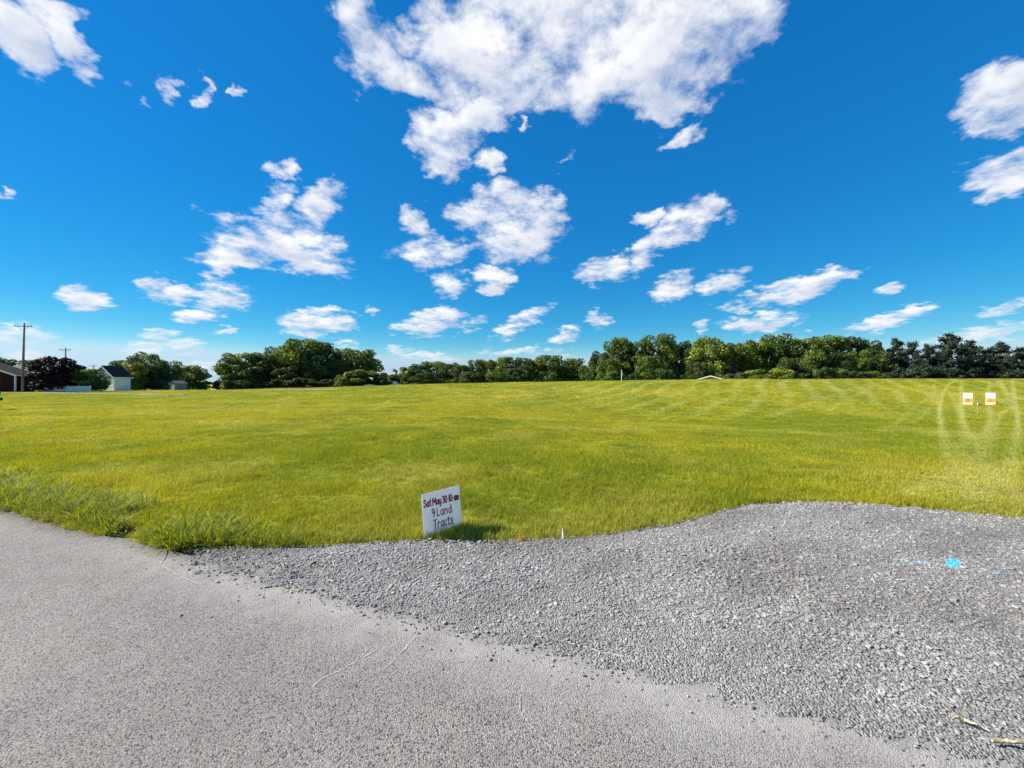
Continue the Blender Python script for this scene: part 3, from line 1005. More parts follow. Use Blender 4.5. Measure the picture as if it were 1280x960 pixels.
def broad_crown(seed, mat, nleaf=5200, npuff=34, low=.16, wob=1.0, lsz=.024):
    """unit tree: height 1, crown radius 0.5 (scaled later)"""
    rs = np.random.RandomState(seed)
    c, r = [], []
    while len(c) < npuff:
        z = rs.uniform(low, .93)
        f = (z - low) / (1 - low)
        prof = math.sqrt(max(0.02, 1 - (abs(f - .42) / .60) ** 2.2)) * .40
        a = rs.uniform(0, 6.283); q = prof * math.sqrt(rs.uniform(.15, 1.0))
        c.append((q * math.cos(a) * wob, q * math.sin(a) * wob, z))
        r.append(rs.uniform(.075, .155) * (1.1 - .3 * f))
    c = np.array(c); r = np.array(r)
    wgt = r ** 2 / (r ** 2).sum()
    pk = rs.choice(npuff, nleaf, p=wgt)
    d = rs.normal(size=(nleaf, 3)); d /= np.linalg.norm(d, axis=1, keepdims=True)
    rad = rs.uniform(.62, 1.06, (nleaf, 1)) ** .7
    pts = c[pk] + d * r[pk][:, None] * rad * np.array((1.15, 1.15, .85))
    nrm = d * .8 + rs.normal(0, .55, (nleaf, 3)) + np.array((0, 0, .25))
    nrm /= np.linalg.norm(nrm, axis=1, keepdims=True)
    size = rs.uniform(.55, 1.25, nleaf) * lsz
    pv = rs.uniform(.15, .85, npuff)
    lv = np.clip(pv[pk] + rs.normal(0, .2, nleaf), 0, 1)
    me = leaf_cloud(pts, nrm, size, lv, rs, mat, 'crown')
    # trunk and limbs
    mb = MB()
    mb.tube([(0, 0, -.02), (.004, 0, .10), (-.004, .006, .30), (.008, 0, .55), (0, 0, .80)], [.030, .022, .018, .011, .003], 7)
    for i in range(9):
        j = rs.randint(npuff)
        z0 = rs.uniform(.14, .5)
        p1 = Vector(c[j]); p0 = Vector((0, 0, min(z0, p1.z * .8)))
        mid = (p0 + p1) / 2 + Vector((0, 0, -.02))
        mb.tube([p0, mid, p1], [.010, .007, .002], 5)
    return me, mb


def pine_crown(seed, mat, nleaf=7600, ragged=.5):
    rs = np.random.RandomState(seed)
    pts, nrm, lv, size = [], [], [], []
    mb = MB()
    mb.tube([(0, 0, -.02), (.003, 0, .4), (0, .003, .97)], [.020, .013, .002], 7)
    nb = 44
    per = nleaf // nb
    for b in range(nb):
        z = .06 + .90 * (b / nb) + rs.uniform(-.02, .02)
        L = (.42 * (1 - z) ** .62 + .05) * rs.uniform(1 - ragged, 1.15)
        a = rs.uniform(0, 6.283)
        up = rs.uniform(-.12, .30)
        dv = np.array((math.cos(a), math.sin(a), up))
        p0 = np.array((0, 0, z))
        mb.tube([tuple(p0), tuple(p0 + dv * L * .9)], [.005, .0015], 4)
        f = rs.uniform(.18, 1.0, per) ** .75
        q = p0 + dv * (f * L)[:, None] + rs.normal(0, 1, (per, 3)) * np.array((.034, .034, .022))
        pts.append(q)
        nn = rs.normal(0, .7, (per, 3)) + np.array((0, 0, .7)) + dv * .4
        nrm.append(nn / np.linalg.norm(nn, axis=1, keepdims=True))
        lv.append(np.clip(rs.uniform(.1, .9) + rs.normal(0, .2, per), 0, 1))
        size.append(rs.uniform(.010, .024, per))
    me = leaf_cloud(np.concatenate(pts), np.concatenate(nrm), np.concatenate(size), np.concatenate(lv), rs, mat, 'crown')
    return me, mb


PROTO = {}


def proto(kind):
    if kind in PROTO: return PROTO[kind]
    k, v = kind
    if k == 'pine':
        me, mb = pine_crown(400 + v, M_needle)
    elif k == 'cone':
        me, mb = pine_crown(440 + v, M_leafP, ragged=.2)
    else:
        mat = {'mid': M_leafA, 'bright': M_leafB, 'dark': M_leafD, 'pale': M_leafP, 'purple': M_leafU, 'shrub': M_leafA, 'brightshrub': M_leafB, 'darkshrub': M_leafD, 'pineshrub': M_needle}[k]
        if 'shrub' in k:
            me, mb = broad_crown(300 + v, mat, 4200, 28, .10, 1.05, .034)
        else:
            me, mb = broad_crown(310 + 10 * v + len(k), mat, 10500, 64 + 5 * v, .09 + .02 * (v % 3), .97)
    bmesh.ops.recalc_face_normals(mb.bm, faces=mb.bm.faces)
    tm = bpy.data.meshes.new('trunk')
    mb.bm.to_mesh(tm); mb.bm.free()
    tm.materials.append(M_bark)
    PROTO[kind] = (me, tm)
    return PROTO[kind]


TREE_RND = random.Random(77)


def tree(px, top, wpx, d, kind, label, cat='tree', group=None, name=None, base=None):
    X_ = (px - 640) / F * d
    zb = hz(X_, d) if base is None else base
    H = EYE + (480 - top) / F * d - zb
    Rr = wpx / F * d / 2
    cm, tm = proto(kind)
    nm = name or ({'pine': 'pine_tree', 'cone': 'conifer_tree'}.get(kind[0]) or ('shrub' if 'shrub' in kind[0] else 'leafy_tree'))
    e = empty(nm, (X_, d, zb - .03), TREE_RND.uniform(0, 6.28))
    sx = Rr / .46
    c = link_mesh('crown', cm, None, e); c.scale = (sx, sx, H * 1.0)
    t_ = link_mesh('trunk', tm, None, e); t_.scale = (sx * .5 + H * .5, sx * .5 + H * .5, H)
    tag(e, label, cat, group)
    return e


LOOK = {'mid': 'green ', 'dark': 'dark green ', 'bright': 'bright yellow-green '}
G_W = 'tall leafy trees of the wood behind the field crest'
L_W = 'tall leafy tree in the long wood behind the pale-roofed barn'
G_P = 'dark pines at the end of the wood'
L_P = 'dark ragged pine at the end of the wood beyond the orange signs'
G_M = 'lower trees far beyond the middle of the field'
L_M = 'mid-height rounded tree in the far row beyond the crest'
G_O = 'big oaks beside the grey-roofed house'
L_O = 'big spreading tree in the grove beside the grey-roofed house'
rt_ = TREE_RND
# trees round the houses at the far side of the lane
tree(12, 447, 36, 92, ('dark', 0), 'dark tree rising behind the brick house roof', group='dark trees behind the brick house')
tree(-14, 449, 36, 94, ('dark', 1), 'dark tree rising behind the brick house roof', group='dark trees behind the brick house')
tree(42, 448, 30, 96, ('dark', 2), 'dark tree rising behind the brick house roof', group='dark trees behind the brick house')
tree(74, 445, 54, 65, ('purple', 0), 'dense purple-leaved maple beside the brick house', name='purple_maple')
tree(113, 461, 36, 66, ('mid', 1), 'small spreading green tree between the purple maple and the white house')
tree(136, 457, 24, 112, ('dark', 0), 'dark treetop showing above the white house roof')
tree(153, 450, 30, 100, ('dark', 1), 'dark green tree behind the white house')
tree(181, 440, 46, 84, ('pale', 0), 'pale grey-green tree, tallest over the brown shed')
tree(169, 453, 28, 80, ('bright', 0), 'bright green tree beside the white house wall')
tree(205, 450, 40, 86, ('mid', 2), 'drooping dark green tree beside the grey shed')
tree(192, 462, 30, 83, ('dark', 2), 'low dark tree crown right over the brown shed roof')
tree(241, 456, 40, 95, ('mid', 0), 'lone round-headed green tree in the gap beyond the sheds')
for x, t_, w in ((226, 474, 22), (262, 477, 22), (276, 474, 18), (288, 478, 22)):
    tree(x, t_, w, 99, ('darkshrub', 0), 'low dark bush in the hedge beside the round-headed tree', 'bush', 'low dark hedge bushes')
# grove
for x, t_, w, d, kd in ((302, 440, 52, 92, ('mid', 0)), (330, 441, 44, 94, ('dark', 1)), (352, 433, 44, 101, ('mid', 2)), (378, 424, 62, 98, ('mid', 1)), (402, 428, 48, 103, ('dark', 2)),
                       (391, 440, 40, 95, ('dark', 0)), (430, 434, 34, 108, ('mid', 0)), (453, 437, 56, 106, ('mid', 2)), (316, 458, 40, 90, ('dark', 2)), (362, 458, 44, 92, ('dark', 1)), (416, 452, 36, 98, ('dark', 0))):
    tree(x, t_, w, d, kd, LOOK[kd[0]] + L_O, 'tree', LOOK[kd[0]] + G_O)
for x in range(290, 424, 15):
    tree(x, 472 + (x * 5 % 4), 26, 89, ('darkshrub', x % 2), 'dark undergrowth bush at the foot of the big spreading grove', 'bush', 'undergrowth of the grove')
tree(443, 469, 28, 80, ('shrub', 0), 'middle-sized shrub against the grey-roofed house wall', 'shrub')
tree(467, 463, 36, 81, ('shrub', 0), 'broad shrub against the grey-roofed house between the rounded shrub and the dark one', 'shrub')
tree(431, 467, 26, 78, ('brightshrub', 0), 'bright green shrub at the end of the hedge before the grey-roofed house', 'shrub')
tree(454, 460, 42, 79, ('shrub', 1), 'large rounded shrub hiding the grey-roofed house', 'shrub')
tree(480, 465, 36, 79, ('darkshrub', 1), 'dark shrub beside the white box at the grey-roofed house', 'shrub')
tree(494, 461, 16, 112, ('cone', 0), 'slim pale conifer just past the grey-roofed house')
# far row
for x, t_, w, d, kd in ((509, 459, 24, 128, ('mid', 1)), (524, 455, 34, 130, ('dark', 1)), (543, 451, 44, 133, ('mid', 0)), (562, 454, 32, 130, ('dark', 0)), (577, 456, 30, 126, ('dark', 2)), (597, 449, 28, 128, ('mid', 2)), (613, 449, 26, 135, ('bright', 1)),
                       (632, 446, 28, 130, ('mid', 1)), (655, 447, 40, 128, ('dark', 1)), (686, 443, 44, 126, ('mid', 0)), (670, 452, 30, 132, ('dark', 0)), (718, 448, 40, 128, ('mid', 2)), (704, 458, 28, 124, ('dark', 2)), (735, 456, 28, 122, ('mid', 1)),
                       (645, 460, 30, 122, ('dark', 2)), (588, 464, 30, 121, ('dark', 1)), (620, 464, 30, 121, ('mid', 0)), (532, 466, 40, 121, ('dark', 0))):
    tree(x, t_, w, d, kd, LOOK[kd[0]] + L_M, 'tree', LOOK[kd[0]] + G_M)
# the wood
for x, t_, w, d, kd in ((750, 439, 38, 116, ('dark', 0)), (774, 422, 44, 120, ('mid', 1)), (798, 424, 42, 118, ('mid', 0)), (826, 417, 50, 120, ('mid', 2)), (851, 426, 38, 122, ('dark', 1)), (762, 448, 34, 108, ('mid', 2)), (812, 445, 38, 107, ('mid', 1)),
                       (886, 420, 52, 112, ('bright', 0)), (914, 428, 44, 113, ('mid', 0)), (866, 436, 34, 116, ('mid', 1)), (941, 425, 48, 116, ('bright', 1)), (971, 418, 58, 118, ('mid', 2)), (1002, 421, 50, 117, ('bright', 0)), (1031, 420, 56, 118, ('mid', 1)),
                       (1060, 422, 54, 116, ('dark', 1)), (1086, 428, 44, 114, ('dark', 0)), (1102, 440, 34, 110, ('dark', 2)), (904, 448, 30, 109, ('dark', 1)), (872, 450, 30, 110, ('dark', 0)), (1016, 436, 34, 110, ('mid', 0)), (986, 446, 30, 108, ('dark', 2)), (1046, 440, 36, 109, ('dark', 1)), (1072, 438, 30, 108, ('mid', 2))):
    tree(x, t_, w, d, kd, LOOK[kd[0]] + L_W, 'tree', LOOK[kd[0]] + G_W)
tree(962, 457, 52, 98, ('brightshrub', 1), 'low bright yellow-green tree at the front of the wood')
for x, t_, w, d, v in ((1121, 422, 34, 110, 0), (1140, 426, 32, 108, 1), (1162, 430, 32, 110, 2), (1190, 416, 52, 107, 0), (1212, 424, 38, 110, 1), (1234, 434, 32, 108, 2), (1252, 427, 40, 107, 0), (1276, 433, 36, 108, 1), (1300, 430, 38, 110, 2),
                      (1131, 442, 34, 112, 2), (1175, 438, 34, 112, 1), (1204, 440, 36, 112, 2), (1226, 444, 32, 112, 0), (1264, 444, 34, 112, 1), (1150, 448, 34, 104, 0), (1245, 450, 32, 104, 2), (1285, 448, 34, 104, 0)):
    tree(x, t_, w, d, ('pine', v), L_P, 'pine', G_P)
for x in range(1112, 1300, 17):
    tree(x + rt_.uniform(-6, 6), rt_.uniform(455, 468), rt_.uniform(18, 32), rt_.uniform(100, 106), ('pineshrub', x % 2), 'dark undergrowth bush under the pines', 'bush', 'undergrowth under the pines')
for x, t_ in ((756, 463), (778, 465), (800, 462), (824, 464), (848, 465), (920, 460), (940, 463), (985, 462), (1005, 461), (1028, 462), (1050, 461), (1072, 462), (1095, 461)):
    tree(x + rt_.uniform(-7, 7), t_ + rt_.uniform(-5, 5), rt_.uniform(18, 34), rt_.uniform(100, 107), ('darkshrub' if x % 3 else 'shrub', x % 2), 'dark undergrowth bush at the foot of the leafy wood', 'bush', 'undergrowth of the leafy wood')

# ------------------------------------------------------------------ buildings
def at(px, d):
    X_ = (px - 640) / F * d
    return X_, d, hz(X_, d)


def gable_house(name, loc, rz, w, L, eave, ridge, m_wall, m_roof, m_trim, label, over=.35, windows=(), door=None, cat='house', chimney=False):
    """gable front faces local -y, width w along x, length L along +y"""
    e = empty(name, loc, rz)
    h = w / 2
    MB().prism([(-h, -.3), (h, -.3), (h, eave), (0, ridge), (-h, eave)], 'y', 0, L).build('wall', m_wall, e)
    k = (ridge - eave) / h
    for s in (-1, 1):
        o = (h + over)
        mb = MB()
        pl = [(0, ridge + .02), (s * o, eave - k * over + .02), (s * o, eave - k * over + .16), (0, ridge + .17)]
        mb.prism(pl if s > 0 else pl[::-1], 'y', -over, L + over)
        ro = mb.build('roof', m_roof, e)
        mb = MB()
        pl = [(0, ridge - .10), (s * (o + .01), eave - k * over - .10), (s * (o + .01), eave - k * over + .12), (0, ridge + .12)]
        mb.prism(pl if s > 0 else pl[::-1], 'y', -over - .05, -over - .004)
        mb.build('rake_board', m_trim, e)
        MB().box(*sorted((s * (o + .004), s * (o + .05))), -over, L + over, eave - k * over - .05, eave - k * over + .13).build('fascia', m_trim, e)
    for (side, a, b, z0, z1) in windows:
        mb = MB(); gb = MB()
        if side == 'f':
            gb.box(a, b, -.03, .05, z0, z1)
            for q in ((a - .08, a, z0, z1), (b, b + .08, z0, z1), (a - .08, b + .08, z1, z1 + .09), (a - .08, b + .08, z0 - .09, z0)):
                mb.box(q[0], q[1], -.06, .04, q[2], q[3])
        else:
            s = 1 if side == 'r' else -1
            gb.box(*sorted((s * (h - .05), s * (h + .03))), a, b, z0, z1)
            for q in ((a - .08, a, z0, z1), (b, b + .08, z0, z1), (a - .08, b + .08, z1, z1 + .09), (a - .08, b + .08, z0 - .09, z0)):
                mb.box(*sorted((s * (h - .04), s * (h + .06))), q[0], q[1], q[2], q[3])
        wn = mb.build('window_frame', m_trim, e)
        gb.build('pane', M_glass, wn)
    if door:
        a, b, z1 = door
        dr = MB().box(a, b, -.05, .04, 0.0, z1).build('door', M_white, e)
        MB().box(b - .12, b - .07, -.10, -.04, .95, 1.0).build('handle', M_steel, dr)
    if chimney:
        MB().box(-.35, .35, L * .6, L * .6 + .7, ridge - .4, ridge + .9).build('chimney', M_brick, e)
    tag(e, label, cat)
    return e


# brick house at the far side of the lane: low gable, its roof seen almost edge-on
d_ = 64.0
xe = (22 - 640) / F * d_
X_, Y_, Z_ = xe - 13.5, d_, hz(xe - 5, d_)
e = gable_house('brick_house', (X_, Y_ + .5, Z_), 0.0, 25.4, 2.4, 2.95, 7.0, M_brick, M_shingle, M_white, 'low dark red brick house behind the utility pole with white roof edges', .5,
                windows=(('f', 8.6, 9.8, .9, 2.2),))
for px_ in (12.85, ):
    MB().box(px_, px_ + .17, -.44, -.27, -.2, 2.80).build('porch_post', M_white, e)
X_, Y_, Z_ = at(38, 78)
e = empty('grey_roofed_wing', (X_, Y_, Z_))
MB().box(-6, 3.2, 0, 6, -.3, 3.0).build('wall', M_brick, e)
MB().prism([(-.5, 2.75), (3, 5.4), (6.5, 2.75), (6.5, 2.6), (3, 5.2), (-.5, 2.6)], 'x', -6.4, 3.6).build('roof', M_shinglegrey, e)
for wx in (-4.6, -1.8, .6):
    f_ = MB().box(wx, wx + 1.3, -.06, .02, .9, 2.2).build('window_frame', M_white, e)
    MB().box(wx + .1, wx + 1.2, -.08, -.058, 1.0, 2.1).build('pane', M_glass, f_)
tag(e, 'grey shingled house standing behind the brick house and purple maple', 'house')

# white house
X_, Y_, Z_ = at(129.5, 74)
gable_house('white_house', (X_, Y_, Z_), R(-14), 5.6, 2.6, 2.75, 4.75, M_white, M_shingle, M_white, 'small white gabled house with dark roof beside the bright green tree', .3,
            windows=(('f', -1.6, -.7, .9, 2.0),))

# white fence before the maple
X_, Y_, Z_ = at(56, 63.5)
e = empty('white_fence', (X_, Y_, Z_))
Xe = (113 - 640) / F * 63.5 - X_
npan = 4
for i in range(npan + 1):
    MB().box(i * Xe / npan - .06, i * Xe / npan + .06, -.06, .06, -.2, 1.12).build('post', M_fence, e)
for i in range(npan):
    a, b = i * Xe / npan + .06, (i + 1) * Xe / npan - .06
    MB().box(a, b, -.03, .03, .90, 1.0).build('rail', M_fence, e)
    MB().box(a, b, -.03, .03, .08, .18).build('rail', M_fence, e)
    k = int((b - a) / .15)
    for j in range(k):
        x0 = a + (b - a) * j / k
        MB().box(x0 + .004, x0 + (b - a) / k - .004, -.015, .015, .17, .91).build('picket', M_fence, e)
tag(e, 'low white board fence in front of the purple maple', 'fence')

# white garden shed behind the fence
X_, Y_, Z_ = at(92, 72)
gable_house('garden_shed', (X_, Y_, Z_), R(8), 2.4, 2.2, 1.55, 2.0, M_white, M_roofpale, M_white, 'tiny white shed behind the white fence under the purple maple', .12, cat='shed', door=(-.5, .4, 1.45))

# sheds
X_, Y_, Z_ = at(198, 82)
gable_house('brown_shed', (X_, Y_, Z_), R(-6), 3.6, 3.0, 1.5, 2.2, M_brownwood, M_shingle, M_brownwood, 'dark brown board shed with small window under the pale tree', .2,
            windows=(('f', .4, 1.1, .7, 1.2),), cat='shed')
X_, Y_, Z_ = at(216.5, 77)
gable_house('grey_shed', (X_, Y_, Z_), R(-8), 1.7, 2.0, 1.35, 1.8, M_greyboard, M_shinglegrey, M_greyboard, 'small grey garden shed next to the brown shed', .12, cat='shed', door=(-.3, .35, 1.2))

# grey-roofed house behind the shrubs
X_, Y_, Z_ = at(424, 88)
e = empty('grey_roofed_house', (X_, Y_, Z_))
Lh = (489 - 424) / F * 88
MB().box(.3, Lh - .3, .3, 6.7, -.3, 2.3).build('wall', M_white, e)
MB().prism([(-.2, 2.15), (3.5, 4.0), (7.2, 2.15), (7.2, 2.0), (3.5, 3.82), (-.2, 2.0)], 'x', 0, Lh).build('roof', M_pinkroof, e)
for wx in (1.2, 4.2, 8.0):
    f_ = MB().box(wx, wx + 1.2, .24, .32, .7, 1.8).build('window_frame', M_white, e)
    MB().box(wx + .08, wx + 1.12, .22, .242, .78, 1.72).build('pane', M_glass, f_)
tag(e, 'low house with pale grey roof half hidden by rounded shrubs', 'house')
X_, Y_, Z_ = at(493.5, 78)
e = empty('white_box', (X_, Y_, Z_))
MB().box(-.36, .36, -.3, .3, -.1, .72, .03).build('cabinet', M_white, e)
MB().box(-.40, .40, -.34, .34, .722, .80, .02).build('lid', M_white, e)
tag(e, 'white utility box at the end of the shrub hedge', 'utility box')

# pale-roofed barn beyond the crest
X_, Y_, _ = at(888, 97)
zr = EYE + (480 - 469.3) / F * 97
gable_house('pale_roofed_barn', (X_, Y_, zr - 3.6), R(-24), 8.4, 9, 2.2, 3.42, M_greyboard, M_roofpale, M_white, 'pale metal-roofed barn showing above the field crest before the wood', .4, cat='barn')
# long white building beyond the crest
X_, Y_, _ = at(718, 100)
zt = EYE + (480 - 478.0) / F * 100
e = empty('long_white_building', (X_, Y_, hz(X_, Y_)))
zt -= hz(X_, Y_)
MB().box(-2.6, 2.6, 0, 4, -.2, zt - .25).build('wall', M_white, e)
MB().prism([(-.4, zt - .25), (2, zt + .05), (4.4, zt - .25), (4.4, zt - .32), (2, zt - .05), (-.4, zt - .32)], 'x', -2.8, 2.8).build('roof', M_roofpale, e)
tag(e, 'long low white roof just showing over the crest before the far trees', 'building')


def small_car(px, d, top, m_body, label, rz):
    X_, Y_, Z_ = at(px, d)
    zt = EYE + (480 - top) / F * d
    e = empty('parked_car', (X_, Y_, zt - 1.45), rz)
    MB().prism([(-2.1, .35), (2.1, .35), (2.15, .62), (2.0, .82), (1.0, .92), (-1.9, .92), (-2.15, .8)], 'y', -.85, .85).build('body', m_body, e)
    MB().prism([(-1.7, .922), (.95, .922), (.35, 1.42), (-1.1, 1.45)], 'y', -.72, .72).build('cabin', m_body, e)
    for s in (-1, 1):
        MB().prism([(-1.45, .97), (.75, .97), (.28, 1.36), (-1.02, 1.36)], 'y', *sorted((s * .715, s * .735))).build('side_window', M_glass, e)
        for wx in (-1.3, 1.3):
            w_ = MB().tube([(wx, s * .66, .32), (wx, s * .88, .32)], .32, 14).build('wheel', M_rubber, e)
    tag(e, label, 'car')


small_car(592, 92, 479.3, M_white, 'white car parked just beyond the crest before the far trees', R(15))
small_car(609, 93, 479.2, M_greyboard, 'light grey car parked just beyond the crest before the far trees', R(160))

# lane in front of the houses
lane = [ground_at(-30, 490.5), ground_at(60, 491.5), ground_at(130, 492.3), ground_at(190, 493.5), ground_at(222, 494.2)]
lane2 = [ground_at(238, 489.0), ground_at(300, 488.6), ground_at(360, 487.8), ground_at(424, 487.0)]


def far_lane(name, pts, w, label):
    pts = catmull(pts, 10)
    vs, fs = [], []
    for i, p in enumerate(pts):
        a = pts[max(i - 1, 0)]; b = pts[min(i + 1, len(pts) - 1)]
        t_ = (b - a) / (np.linalg.norm(b - a) + 1e-9); n_ = np.array((-t_[1], t_[0]))
        for q in (-1, -.33, .33, 1):
            c_ = p + n_ * w * q / 2
            vs.append((c_[0], c_[1], hz(c_[0], c_[1]) + .05))
    for i in range(len(pts) - 1):
        for q in range(3):
            fs.append((4 * i + q, 4 * i + q + 1, 4 * i + q + 5, 4 * i + q + 4))
    tag(link_mesh(name, np_mesh(name, vs, fs, M_far_asphalt)), label, None, None, 'structure')


far_lane('lane', lane, 3.0, 'pale side lane in front of the far houses')
far_lane('driveway', lane2, 3.0, 'pale driveway along the foot of the grove')


# ------------------------------------------------------------------ utility poles
def utility_pole(px, base_y, top_y, d, arm, label, lean=0.0, rz=0.0):
    X_ = (px - 640) / F * d
    zb = EYE - (base_y - 480) / F * d if base_y else hz(X_, d)
    zb = hz(X_, d)
    H = EYE + (480 - top_y) / F * d - zb
    e = empty('utility_pole', (X_, d, zb), rz)
    e.rotation_euler = (0, lean, rz)
    MB().tube([(0, 0, -.3), (0, 0, H * .5), (0, 0, H)], [.17, .14, .10], 12).build('pole', M_pole, e, True)
    za = H - .45
    MB().box(-arm / 2, arm / 2, -.20, -.09, za - .06, za + .06).build('crossarm', M_pole, e)
    for s in (-1, 1):
        MB().tube([(s * arm * .28, -.15, za - .05), (0, -.12, za - .75)], .02, 5).build('brace', M_steel, e)
        for q in (.46, .30):
            MB().tube([(s * arm * q, -.145, za + .05), (s * arm * q, -.145, za + .13), (s * arm * q, -.145, za + .14), (s * arm * q, -.145, za + .23)], [.015, .015, .055, .04], 8).build('insulator', M_insul, e)
    MB().tube([(0, 0, H - .01), (0, 0, H + .08), (0, 0, H + .09), (0, 0, H + .2)], [.015, .015, .06, .045], 8).build('insulator', M_insul, e)
    tag(e, label, 'utility pole')
    return e


utility_pole(28, 491, 404.5, 62, 2.9, 'tall weathered utility pole with one crossarm beside the brick house', R(1.6))
utility_pole(82, None, 435, 88, 2.7, 'utility pole with crossarm rising out of the purple maple')
utility_pole(117, None, 456, 130, 2.7, 'distant utility pole above the small spreading tree')

# slim white post on the crest
X_, Y_, Z_ = at(777, 77)
e = empty('marker_post', (X_, Y_, Z_))
Hp = EYE + (480 - 462.5) / F * 77 - Z_
MB().tube([(0, 0, -.2), (0, 0, Hp)], [.07, .05], 8).build('pole', M_white, e)
MB().box(.05, .22, -.06, .06, Hp * .52, Hp * .75, .01).build('meter_box', M_white, e)
MB().box(-.075, .075, -.075, .075, Hp, Hp + .05).build('cap', M_white, e)
tag(e, 'slim white post standing on the crest against the wood', 'post')

# black mailbox cut by the frame
g_ = ground_at(-6, 513)
e = empty('mailbox', (g_[0], g_[1], hz(*g_)), R(20))
MB().box(-.06, .06, -.06, .06, -.1, .98).build('post', M_black, e)
arch = [(-.10, 0), (.10, 0)] + [(.10 * math.cos(R(a)), .13 + .10 * math.sin(R(a))) for a in range(0, 181, 20)]
bx_ = MB().prism([(u, v + 1.0) for u, v in arch], 'y', -.28, .24).build('box', M_black, e)
MB().box(.103, .118, -.05, -.02, 1.06, 1.30).build('signal_flag', M_redprint, bx_)
MB().prism([(u * 1.06, v * 1.04 + .995) for u, v in arch], 'y', -.30, -.282).build('box_door', M_black, bx_)
MB().box(-.10, .26, -.20, .16, .62, .80, .02).build('newspaper_holder', M_black, e)
MB().tube([(.05, 0, .45), (.17, 0, .40), (.21, 0, .25), (.14, 0, .12), (.05, 0, .10)], .03, 6).build('scroll_bracket', M_black, e)
tag(e, 'black mailbox with newspaper holder on a post in the grass', 'mailbox')

# ------------------------------------------------------------------ handwritten yard sign
zb = .03
def corner(px, py, d):
    return Vector(((px - 640) / F * d, d, EYE + (480 - py) / F * d))


dl = (EYE - zb) * F / (671.5 - 480)
dr = (EYE - zb) * F / (655 - 480)
BL = corner(530.5, 671.5, dl); BR = corner(577.5, 655, dr)
TL = corner(526.7, 618.5, dl); TR_ = corner(574, 606.8, dr)
UX = BR - BL
UY = ((TL - BL) + (TR_ - BR)) / 2
NRM = UX.cross(UY).normalized()
if NRM.y > 0: NRM = -NRM
sg = empty('yard_sign', (BL + UX / 2) * 1.0)
sg.location.z = 0
org = Vector(sg.location)


def sp(u, v, o=0.0):
    return BL + UX * u + UY * v + NRM * o - org


def slab(u0, u1, v0, v1, o0, o1):
    mb = MB()
    P = [sp(u, v, o) for o in (o0, o1) for (u, v) in ((u0, v0), (u1, v0), (u1, v1), (u0, v1))]
    V = [mb.bm.verts.new(p) for p in P]
    for f in ((3, 2, 1, 0), (4, 5, 6, 7), (0, 1, 5, 4), (1, 2, 6, 5), (2, 3, 7, 6), (3, 0, 4, 7)):
        mb.bm.faces.new([V[i] for i in f])
    return mb


board = slab(0, 1, 0, 1, -.004, 0).build('board', M_whitesign, sg)
for u in (.25, .75):
    a_ = sp(u, .55, -.007); b_ = sp(u, -.03, -.007); c_ = Vector((b_.x + .01, b_.y, -.12))
    MB().tube([a_, b_, c_], .0035, 6).build('wire_leg', M_steel, sg)
MB().tube([sp(.25, .1, -.0075), sp(.75, .1, -.0075)], .003, 6).build('cross_wire', M_steel, sg)

GLYPH = {
    'S': [[(.9, .85), (.6, 1), (.2, .92), (.12, .7), (.4, .54), (.8, .42), (.92, .2), (.6, .02), (.2, .04), (.05, .18)]],
    'a': [[(.85, .55), (.5, .66), (.15, .5), (.1, .2), (.4, .0), (.75, .12), (.88, .5)], [(.88, .64), (.86, .2), (1, .0)]],
    't': [[(.5, .95), (.48, .2), (.62, .0), (.85, .06)], [(.12, .66), (.9, .70)]],
    'M': [[(.02, 0), (.10, 1), (.48, .35), (.88, 1), (.98, 0)]],
    'y': [[(.1, .64), (.2, .2), (.5, .06), (.8, .25)], [(.88, .66), (.8, .0), (.6, -.32), (.2, -.30)]],
    '3': [[(.12, .88), (.5, 1), (.85, .82), (.72, .58), (.4, .52), (.8, .44), (.9, .2), (.55, .0), (.1, .1)]],
    '0': [[(.5, 1), (.15, .8), (.08, .4), (.25, .05), (.6, .0), (.9, .3), (.88, .75), (.5, 1)]],
    '1': [[(.5, 1), (.5, 0)]],
    '-': [[(.15, .42), (.85, .45)]],
    'm': [[(.05, 0), (.08, .62)], [(.08, .45), (.3, .64), (.48, .5), (.5, .0)], [(.5, .45), (.75, .64), (.92, .5), (.95, 0)]],
    '9': [[(.85, .72), (.6, 1), (.2, .9), (.15, .62), (.5, .48), (.85, .7), (.82, .3), (.62, 0)]],
    'L': [[(.15, 1), (.12, .02), (.9, .04)]],
    'n': [[(.1, .62), (.12, 0)], [(.12, .4), (.45, .64), (.8, .52), (.86, 0)]],
    'd': [[(.82, .5), (.45, .62), (.12, .35), (.3, .02), (.7, .06), (.84, .3)], [(.86, 1), (.86, .0)]],
    'T': [[(.0, .96), (1, 1)], [(.5, .98), (.46, 0)]],
    'r': [[(.15, .62), (.2, 0)], [(.2, .4), (.5, .64), (.85, .58)]],
    'c': [[(.88, .52), (.5, .66), (.14, .4), (.25, .06), (.6, .0), (.9, .14)]],
    's': [[(.82, .56), (.45, .66), (.2, .5), (.5, .34), (.82, .2), (.5, .0), (.12, .08)]],
}


